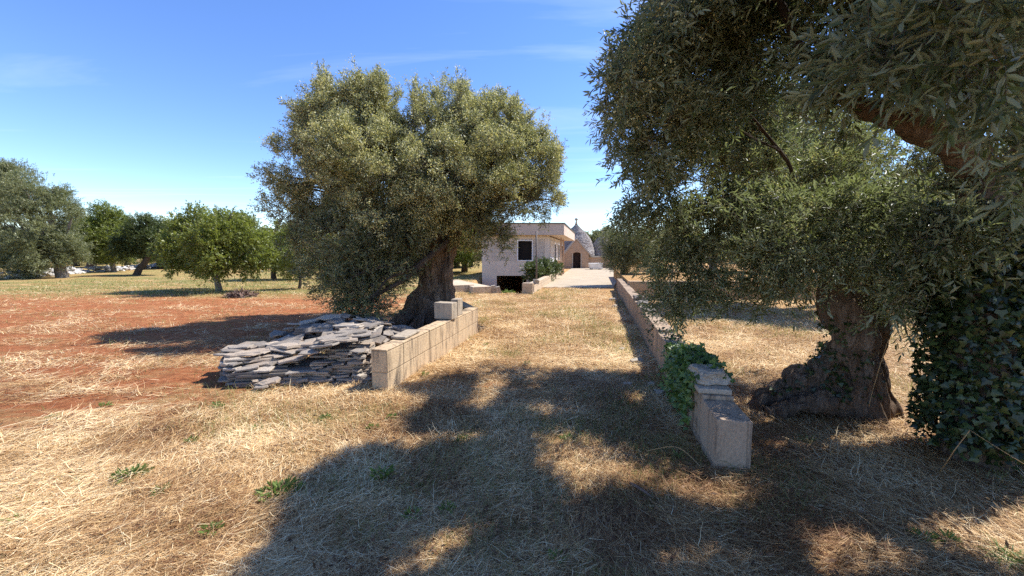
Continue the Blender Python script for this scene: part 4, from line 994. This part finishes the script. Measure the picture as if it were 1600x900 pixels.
b = gp(468, 452); Y = b.y
orchard_tree("young_tree", "small young tree with thin trunk beside the big blossoming olive", b, [A3(468, 453, Y), A3(469, 440, Y), A3(470, 425, Y)], [.07, .06, .05],
    pxlobes([(465, 410, 0, .55), (480, 400, 0, .6), (455, 420, 0, .4), (478, 425, 0, .4)], Y), M['green_leaf'], M['bark_dark'], .08, 16, lw=.4)
b = gp(213, 430); Y = b.y
orchard_tree("fruit_tree", "dark green fruit tree with a leaning black trunk", b, [A3(212, 432, Y), A3(218, 420, Y), A3(228, 408, Y), A3(232, 398, Y)], [.24, .20, .18, .14],
    pxlobes([(205, 375, 0, .9), (230, 362, 0, 1.0), (252, 378, 0, .9), (225, 385, .6, .9), (240, 395, .4, .6), (195, 390, 0, .6), (215, 352, 0, .5), (240, 348, 0, .4)], Y), M['dark_green_leaf'], M['bark_dark'], .11, 14, lw=.4)
b = gp(178, 425); Y = b.y
orchard_tree("fruit_tree", "yellow green fruit tree with a pale trunk by the dry stone wall", b, [A3(178, 427, Y), A3(176, 415, Y), A3(172, 405, Y)], [.2, .17, .14],
    pxlobes([(160, 380, 0, 1.3), (180, 375, 0, 1.2), (150, 360, 0, 1.1), (175, 350, .5, 1.0), (165, 328, 0, .5), (185, 390, 0, 1.0), (145, 390, 0, .9), (155, 335, 0, .5)], Y), M['green_leaf'], M['bark_pale'], .13, 11, lw=.38)
# big olives at far left
b = gp(97, 434); Y = b.y
orchard_tree("olive_tree", "large pale olive tree with grey trunk at the left of the orchard", b, [A3(98, 437, Y), A3(95, 425, Y), A3(93, 412, Y), A3(88, 398, Y)], [.34, .28, .26, .22],
    pxlobes([(14, 296, 1, 1.46), (54, 306, 0, 1.38), (84, 336, 0, 1.20), (94, 366, 0, 1.12), (44, 356, -1, 1.46), (4, 346, 0, 1.46), (109, 391, 0, 0.86), (64, 391, -1, 1.12), (-16, 306, 0, 1.29), (34, 401, -1, 1.03), (29, 276, 1, 0.77), (74, 296, 0, 0.69), (4, 271, 1, 0.60), (112, 346, 0, 0.60)], Y), M['olive_leaf_pale'], M['bark_pale'], .11, 7, twigs=15, lw=.26, crad=.30, npair=5)
b = gp(52, 430); Y = b.y - 1
orchard_tree("olive_tree", "olive tree with dark forked trunk half hidden at the left", b, [A3(54, 432, Y), A3(52, 420, Y), A3(46, 408, Y), A3(40, 398, Y)], [.3, .24, .2, .18],
    pxlobes([(0, 350, -1, 1.6), (-40, 300, 0, 2), (10, 390, 0, 1.3), (-30, 390, 0, 1.6), (20, 410, -1, .9), (40, 395, 0, 1.0)], Y), M['olive_leaf_pale'], M['bark_dark'], .10, 13, twigs=8, lw=.24, crad=.25, npair=5)
b = gp(143, 419); Y = b.y
orchard_tree("olive_tree", "dark trunked olive tree standing behind the dry stone wall", b, [A3(143, 420, Y), A3(143, 410, Y), A3(142, 402, Y)], [.4, .36, .3],
    pxlobes([(130, 380, 1, 2), (155, 375, 1, 2), (145, 355, 1, 1.8)], Y), M['olive_leaf'], M['bark_dark'], .16, 7, lw=.3)
# small olive at the end of the right wall (on the terrace)
Y = 19.0; b = C(A3(972, 440, Y))
orchard_tree("olive_tree", "small round olive tree on the terrace at the far end of the long grey wall", b, [A3(974, 446, Y), A3(971, 436, Y), A3(973, 424, Y), A3(978, 410, Y)], [.13, .10, .10, .08],
    pxlobes([(965, 385, 0, .75), (985, 375, 0, .8), (975, 400, -.2, .75), (1000, 395, 0, .8), (955, 400, 0, .45), (990, 410, 0, .7), (975, 362, 0, .5), (1010, 375, 0, .7), (952, 375, 0, .4)], Y), M['olive_leaf_pale'], M['bark_pale'], .065, 22, twigs=8, lw=.24, crad=.16, npair=5)
# trees in the right field behind the near olives
for i, (px, by, Y, s, lab) in enumerate(((1110, 436, 22, 1.3, "olive tree on the terrace right of the small round one"), (1240, 438, 20, 1.4, "olive tree on the terrace seen through the gap above the split trunk"), (1400, 440, 17, 1.4, "sunlit olive behind the ivy clad trunk"), (1560, 440, 12, 1.6, "sunlit olive at the far right beyond the ivy clad trunk"), (1290, 470, 11.8, 1.7, "sunlit olive in the right field directly behind the split trunk"), (1320, 420, 30, 1.8, "taller olive far behind the right field"))):
    c = at(px, by, Y); b = C((c.x, c.y, 0)); z0 = gz(c.x, c.y)
    lobs = [((c.x + random.uniform(-1.2, 1.2) * s, c.y + random.uniform(-1, 1) * s, 1.2 + s * random.uniform(.5, 2.2)), s * random.uniform(.6, .9)) for _ in range(9)]
    orchard_tree("olive_tree", lab, b, [(c.x, c.y, z0), (c.x + .1, c.y, .8), (c.x, c.y, 1.8)], [.25, .2, .17], lobs, M['olive_leaf_pale'], M['bark_pale'], .10, 9, twigs=7, lw=.28, npair=5)
# background orchard: three crowns shared by copies
def bgproto(kind):
    T = empty("orchard_tree", (0, 0, 0)); 
    link("trunk", tubes_mesh("trunk", [([(0, 0, -.3), (.1, 0, .8), (0, .1, 1.9)], [.3, .24, .2])], 8), M['bark_dark'], T)
    lobs = [((random.uniform(-1.6, 1.6), random.uniform(-1.4, 1.4), random.uniform(1.9, 3.6)), random.uniform(.9, 1.3)) for _ in range(8)]
    foliage("crown", T, lobs, (M['olive_leaf'], M['green_leaf'], M['dark_green_leaf'])[kind], per_m2=7, crad=.3, twigs=6, tl=(.2, .5), npair=4, ll=(.14, .2), lw=.35)
    return T
protos = [bgproto(k) for k in range(3)]
used = [0, 0, 0]
spots = [(250, 40, 1), (290, 44, 0), (390, 48, 1), (330, 50, 2), (370, 42, 0), (415, 46, 2), (440, 52, 1), (470, 44, 0), (200, 46, 2), (120, 48, 0), (60, 52, 0), (500, 40, 1), (715, 42, 2), (735, 47, 2), (690, 38, 1), (650, 44, 2), (600, 42, 0), (550, 46, 2), (915, 58, 0), (928, 62, 0), (945, 56, 0), (975, 52, 2), (1010, 60, 0), (880, 68, 0), (725, 33, 2), (1060, 50, 0), (20, 45, 2), (-60, 50, 0), (1150, 55, 2), (1300, 50, 0), (1450, 45, 2), (1600, 48, 0), (700, 30, 1)]
KN = ("pale olive tree in the far orchard behind the nearer trees", "bright green tree in the far orchard behind the nearer trees", "dark green tree in the far background behind house, trullo and orchard")
for px, Y, kd in spots:
    x_ = (px - 800) / FPX * Y
    if not used[kd]: T = protos[kd]; used[kd] = 1
    else:
        src = protos[kd]; T = src.copy(); COL.objects.link(T)
        for ch in src.children:
            c_ = ch.copy(); COL.objects.link(c_); c_.parent = T
    T.location = (x_, Y, gz(x_, Y) - .1); s = random.uniform(.85, 1.25) * (.85 if 860 < px < 960 else 1.0); T.scale = (s, s, s * random.uniform(.85, 1.1)); T.rotation_euler = (0, 0, random.uniform(0, 6.28)); tag(T, "tree far behind the trullo and patio" if 860 < px < 1020 else "dark tree in the shade just left of the house" if 680 < px < 760 else "tree far behind the right hand olives" if px > 1020 else KN[kd], "tree", "far trees behind the patio" if 860 < px < 1020 else "trees left of the house" if 680 < px < 760 else "far right trees" if px > 1020 else ("far pale olives", "far bright trees", "far dark trees")[kd])
# far-off wood that reads as one mass
N = 26000; th = RNG.uniform(-1.15, 1.15, N); rr = RNG.uniform(75, 105, N); x_ = np.sin(th) * rr; y_ = np.cos(th) * rr
top = 3.2 + 2.6 * n2(x_, y_, .12, 4); z_ = RNG.random(N) ** .7 * top
b = np.stack([x_, y_, z_], -1); me = leaves_mesh("woods", b, unit(RNG.normal(size=(N, 3))), RNG.uniform(.6, 1.1, N), RNG.uniform(.5, .9, N), np.clip(RNG.normal(.45, .25, N), 0, 1))
o = link("woods", me, M['dark_green_leaf']); tag(o, "dark line of woodland along the horizon", "woods", kind="stuff")
# distant pole
c = C((at(400, 400, 60).x, 60, 0)); o = link("utility_pole", tubes_mesh("utility_pole", [([(c.x, 60, -.5), (c.x, 60, 4), (c.x, 60, at(400, 334, 60).z)], [.13, .11, .09])], 8), M['bark_dark']); tag(o, "thin distant utility pole rising above the orchard", "pole")

# dry stone wall: irregular stones heaped in a line
def dry_wall():
    bm = bmesh.new()
    path = [gp(-60, 440), gp(30, 435), gp(60, 433), gp(130, 426), gp(190, 423), gp(262, 416)]
    for a, b in zip(path, path[1:]):
        L = (b - a).length; n = int(L * 9)
        for k in range(n):
            p = a.lerp(b, random.random()) + Vector((random.gauss(0, .2), random.gauss(0, .3), 0)); s = random.uniform(.12, .30)
            z_ = random.uniform(0, .45) * (1 - min(1, abs(random.gauss(0, .3))))
            m = Matrix.Translation((p.x, p.y, z_)) @ Matrix.Rotation(random.uniform(0, 6), 4, 'Z') @ Matrix.Rotation(random.uniform(-.4, .4), 4, 'X') @ Matrix.Diagonal((s * random.uniform(.8, 1.6), s, s * .6, 1))
            r = bmesh.ops.create_icosphere(bm, subdivisions=1, radius=1, matrix=m)
            for v in r['verts']: v.co += Vector((random.uniform(-1, 1), random.uniform(-1, 1), random.uniform(-1, 1))) * s * .22
    me = bpy.data.meshes.new("dry_stone_wall"); bm.to_mesh(me); bm.free(); o = link("dry_stone_wall", me, M['white_rock']); tag(o, "tumbled pale dry stone wall behind the orchard trees on the left", "wall")
M['white_rock'] = plain("sunbleached_rock", (.52, .49, .45), .25, 3, bump=.5, fine=14, dark=(.2, .17, .15), dk=.6)
dry_wall()
# brush heap
c = gp(376, 464); n = 500
a = RNG.uniform(0, 6.28, n); rr = RNG.random(n) ** .6; bx = c.x + np.cos(a) * rr * .55; by = c.y + np.sin(a) * rr * .35; bz = .22 * (1 - rr ** 2) * RNG.random(n)
me = leaves_mesh("brush_heap", np.stack([bx, by, bz], -1), unit(RNG.normal(size=(n, 3)) * np.array([1, 1, .45])), RNG.uniform(.12, .35, n), RNG.uniform(.02, .06, n), RNG.random(n)); M['twig'] = plain("dead_twigs", (.20, .13, .10), .4, 8)
o = link("brush_heap", me, M['twig']); tag(o, "small dark heap of cut brush on the straw before the almond tree", "brush heap")

# ================================================================== STRAW, GRASS, WEEDS
def blocked(x, y, pad=0.0):
    b = np.zeros(len(x), bool); P = np.stack([x, y], -1)
    def uw(o): q = P - np.array([o.x, o.y]); return q @ np.array([D.x, D.y]), q @ np.array([Nn.x, Nn.y])
    u, w = uw(WA); b |= (u > -pad) & (u < LWL + .1) & (w > -.22 - pad) & (w < .01 + pad)
    u, w = uw(WB); b |= (u > -pad) & (u < RL) & (w > -.01 - pad) & (w < .25 + pad)
    for o, W_, H_ in ((o1, W1, 1.0), (o2, W2, .7)):
        q = P - np.array([o.x, o.y]); a = q @ np.array([e1.x, e1.y]); c = q @ np.array([e2.x, e2.y]); b |= (a > .02) & (a < W_ - .02) & (c > .04) & (c < H_)
    b |= ((x - bc.x) / 1.1) ** 2 + ((y - bc.y + .2) / .7) ** 2 < 1
    pa = gp(846, 450); pbx = gp(958, 450); sk = D.x / D.y
    b |= (y > pa.y + .1) & (x > pa.x - .5 + (y - pa.y) * sk) & (x < pbx.x + (y - pa.y) * sk)
    b |= (x > tx0) & (y > ty) & (x < 14)
    b |= (x > HX0 - .3) & (x < rampx(y) + .25) & (y > 15.6)
    return b
def red_belt(x, y):                                     # 1 where the tilled red soil lies bare
    e = x + (n2(x, y, .45, 8) - .5) * 4; left = 1 - sstep(-4.0, -2.4, e)
    return left * sstep(2.8, 4.2, y) * (1 - sstep(13.0, 17.5, y))
def scatter(N, r0, r1, th=1.06):
    r = np.exp(RNG.uniform(math.log(r0), math.log(r1), N)); t = RNG.uniform(-th, th, N); return np.sin(t) * r, np.cos(t) * r, r
def ribbons(name, x, y, z, az, pitch, L, W, rnd, mat, curve, seg=3):
    n = len(x); p = np.stack([x, y, z], -1); V = []
    a = az.copy(); pt = pitch.copy()
    for i in range(seg + 1):
        side = np.stack([-np.sin(a), np.cos(a), RNG.normal(0, .35, n)], -1); side = unit(side)
        w = (W * (1 - .75 * i / seg))[:, None] * .5; V += [p - side * w, p + side * w]
        d = np.stack([np.cos(a) * np.cos(pt), np.sin(a) * np.cos(pt), np.sin(pt)], -1); p = p + d * (L / seg)[:, None]
        a = a + curve[0] * RNG.normal(0, 1, n); pt = pt + curve[1] * RNG.normal(0, 1, n) + curve[2]
    V = np.stack(V, 1); k = 2 * (seg + 1)
    gz_ = ground_z(V[..., 0].ravel(), V[..., 1].ravel()).reshape(V.shape[:2]); V[..., 2] = np.maximum(V[..., 2], gz_ + .002)
    i = np.arange(n)[:, None, None] * k; F = (i + np.array([[2 * j, 2 * j + 1, 2 * j + 3, 2 * j + 2] for j in range(seg)])[None]).reshape(-1, 4)
    return link(name, npmesh(name, V.reshape(-1, 3), F, False, {"rnd": np.repeat(rnd, k)}), mat)
def straw():
    N = 880000; x, y, r = scatter(N, 1.25, 32)
    cov = n2(x, y, 1.3, 12) * .5 + n2(x + y * .3, y * 4, .9, 13) * .5
    p = np.where(red_belt(x, y) > .35 + .0 * x, sstep(.48, .61, cov) * .68, .35 + .65 * sstep(.36, .50, cov))
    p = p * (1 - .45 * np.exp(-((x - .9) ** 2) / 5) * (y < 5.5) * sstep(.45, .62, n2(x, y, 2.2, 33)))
    p = p * np.where((y > 16) & (x < -1.5), .45, 1)
    k = (RNG.random(N) < p) & ~blocked(x, y, .0); x, y, r = x[k], y[k], r[k]; n = len(x)
    flow = n2(x, y, .55, 14, 2) * 6.0 - 1.9 + .55
    az = flow + RNG.normal(0, .75, n) + (RNG.random(n) < .5) * math.pi
    sc = (r / 3.2) ** .55; sc = np.maximum(sc, .75)
    L = RNG.triangular(.03, .06, .24, n) * np.clip(sc, .8, 1.6); W = RNG.uniform(.0016, .0042, n) * sc ** 1.2
    lay = n2(x, y, 3.0, 15, 2); z = ground_z(x, y) + RNG.random(n) ** 1.5 * (.02 + .05 * sstep(.45, .7, lay))
    patch = n2(x, y, 1.8, 16, 3); rnd = np.clip(RNG.normal(.52, .30, n) + (patch - .5) * 1.2 - .16 * sstep(-1.4, -.6, x) * (1 - sstep(4.5, 6, y)), 0, 1)  # browner straw under the right crowns: part of their shade put into its colour
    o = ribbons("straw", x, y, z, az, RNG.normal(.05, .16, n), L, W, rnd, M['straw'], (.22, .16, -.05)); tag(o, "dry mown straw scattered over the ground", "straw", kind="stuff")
straw()
def grass():
    N = 380000; x, y, r = scatter(N, 1.5, 34)
    g = n2(x, y, 1.1, 17, 4); far = sstep(13, 16, y) * (1 - sstep(-3.5, -1.5, x))
    p = sstep(.53, .66, g) * .45 * (1 - red_belt(x, y) * .8) + far * sstep(.35, .55, n2(x * .5, y * 1.5, .8, 18)) * .9
    dr = np.exp(-((x - .6) ** 2) / 4) * sstep(2.0, 3, y) * sstep(.48, .6, g) * .35; p = p + dr
    k = (RNG.random(N) < p) & ~blocked(x, y, 0); x, y, r = x[k], y[k], r[k]; n = len(x)
    sc = np.maximum((r / 4) ** .6, .7); L = RNG.uniform(.03, .10, n) * np.clip(sc, .8, 1.6)
    o = ribbons("grass", x, y, ground_z(x, y), RNG.uniform(0, 6.28, n), RNG.uniform(.5, 1.4, n), L, RNG.uniform(.002, .004, n) * sc ** 1.4, np.clip(RNG.normal(.45, .3, n), 0, 1), M['grass'], (.2, .2, -.15), 2); tag(o, "short green and fading grass growing through the straw", "grass", kind="stuff")
grass()
def litter():
    N = 24000; x, y, r = scatter(N, 1.3, 12); k = ~blocked(x, y) & (RNG.random(N) < np.where(x > -1.0, .9, .25)); x, y = x[k], y[k]; n = len(x)
    b = np.stack([x, y, ground_z(x, y) + RNG.uniform(.005, .045, n)], -1); ln = RNG.uniform(.012, .05, n)
    me = leaves_mesh("leaf_litter", b, unit(RNG.normal(size=(n, 3)) * np.array([1, 1, .25])), ln, ln * .35, RNG.random(n)); M['dead_leaf'] = leaf_mat("dead_leaf", (.07, .04, .025), (.17, .09, .05), (.30, .19, .11), None, trans=.1, rough=.8, spec=.1)
    o = link("leaf_litter", me, M['dead_leaf']); tag(o, "brown fallen leaves lying in the straw", "leaf litter", kind="stuff")
litter()
def weed(px, py, r, n, h, label, blade=False, group=None, mat='weed'):
    c = gp(px, py); z0 = gz(c.x, c.y)
    if blade:
        x = c.x + RNG.normal(0, r * .25, n); y = c.y + RNG.normal(0, r * .25, n); az = RNG.uniform(0, 6.28, n)
        o = ribbons("grass_tuft", x, y, z0 + x * 0, az, RNG.uniform(.8, 1.45, n), RNG.uniform(.6, 1.2, n) * h, np.full(n, .007), np.clip(RNG.normal(.5, .25, n), 0, 1), M[mat], (.15, .1, -.42), 5); return tag(o, label, "grass tuft", group)
    a = RNG.uniform(0, 6.28, n); rr = RNG.random(n) ** .7 * r; b = np.stack([c.x + np.cos(a) * rr * .6, c.y + np.sin(a) * rr * .6, z0 + .01 + RNG.random(n) * h * .6 * (1 - rr / r * .6)], -1)
    d = unit(np.stack([np.cos(a), np.sin(a), RNG.uniform(.2, 1.4, n)], -1) + RNG.normal(0, .3, (n, 3))); ln = RNG.uniform(.5, 1.1, n) * h * .7
    o = link("weed", leaves_mesh("weed", b, d, ln, ln * .3, np.clip(RNG.normal(.5, .25, n), 0, 1), True), M[mat]); return tag(o, label, "weed", group)
weed(205, 747, .13, 90, .09, "bright green leafy weed alone in the pale straw at lower left")
weed(437, 772, .20, 150, .08, "spreading green weed at the left edge of the big foreground shade")
weed(597, 750, .10, 60, .09, "small dark green weed just inside the foreground shade")
weed(1150, 738, .13, 26, .20, "long bladed green grass tuft against the near end of the grey wall", True)
weed(1062, 716, .06, 12, .14, "short green tuft left of the grey wall's near end", True)
weed(1262, 690, .08, 18, .12, "light green tuft between the grey wall and the split trunk", True)
weed(1578, 885, .14, 80, .13, "tall green tuft at the bottom right corner", True)
weed(830, 455, .45, 120, .22, "green weeds at the foot of the ramp wall", mat='weed')
weed(795, 456, .4, 120, .25, "green weeds growing at the mouth of the dark garage", mat='weed')
for px, py in ((345, 637), (395, 673), (160, 637), (505, 655), (300, 690), (330, 830), (30, 820), (345, 635), (505, 575), (620, 655), (585, 672), (760, 540), (820, 570), (880, 690), (700, 800), (640, 810), (870, 880), (1480, 855), (250, 770), (720, 690), (90, 655), (1440, 850), (660, 590)):
    a_ = ("at the red soil's edge" if px < 200 and py < 700 else "in front of the slab stacks" if px < 560 and py < 700 else "in the sunlit foreground" if px < 420 else "on the drive beside the sunlit wall" if py < 680 and px > 640 or py < 600 else "just past the sunlit wall's near end" if py < 700 and px < 730 else "in the middle of the foreground shade" if px < 1000 else "in the lower right shade")
    weed(px + random.uniform(-6, 6), py, .07, 34, .06, "small green weed " + a_, group="small weeds dotted through the straw")
# stray twigs and stalks
def stalk(pts, r, label, cat="stalk", name="dry_stalk", mat='straw'):
    p, q = smooth_path(pts, r, 6, wob=.012, seed=random.random() * 9); me = tubes_mesh(name, [(p, q)], 6)
    at_ = me.attributes.new("rnd", 'FLOAT', 'POINT'); at_.data.foreach_set("value", [.35] * len(me.vertices)); o = link(name, me, M[mat]); return tag(o, label, cat)
g_ = lambda px, py, z=.02: tuple(gp(px, py, z))
stalk([A3(1464, 740, 2.75), A3(1490, 705, 2.55), A3(1516, 672, 2.55)], [.0035, .003, .002], "straight dry stalk leaning left at the foot of the ivy clad trunk")
stalk([A3(1516, 672, 2.55), A3(1560, 700, 2.4), A3(1600, 725, 2.3)], [.002, .002, .0015], "long thin dry stalk hanging right across the ivy clad trunk's foot")
stalk([A3(1387, 530, 3.4), A3(1372, 580, 3.4), A3(1358, 635, 3.4)], [.003, .003, .002], "pale stripped stalk hanging in front of the split olive trunk")
stalk([g_(1100, 735), g_(1060, 700, .06), g_(1010, 705, .04)], [.004, .004, .003], "curved dry stalk lying left of the grey wall's near end")
stalk([g_(985, 755), g_(1003, 765, .05), g_(1020, 778)], [.011, .009, .006], "short brown fallen twig in the foreground shade", "twig", "fallen_twig", 'twig')
stalk([g_(860, 780), g_(850, 740, .06), g_(885, 700, .05)], [.003, .003, .002], "long bent straw stalk in the middle of the foreground")
c = gp(940, 834); rock("field_stone", (c.x, c.y, .02), (.03, .025, .018), "reddish brown clod in the foreground shade", seed=61, mat='clod') if 'clod' in M else None
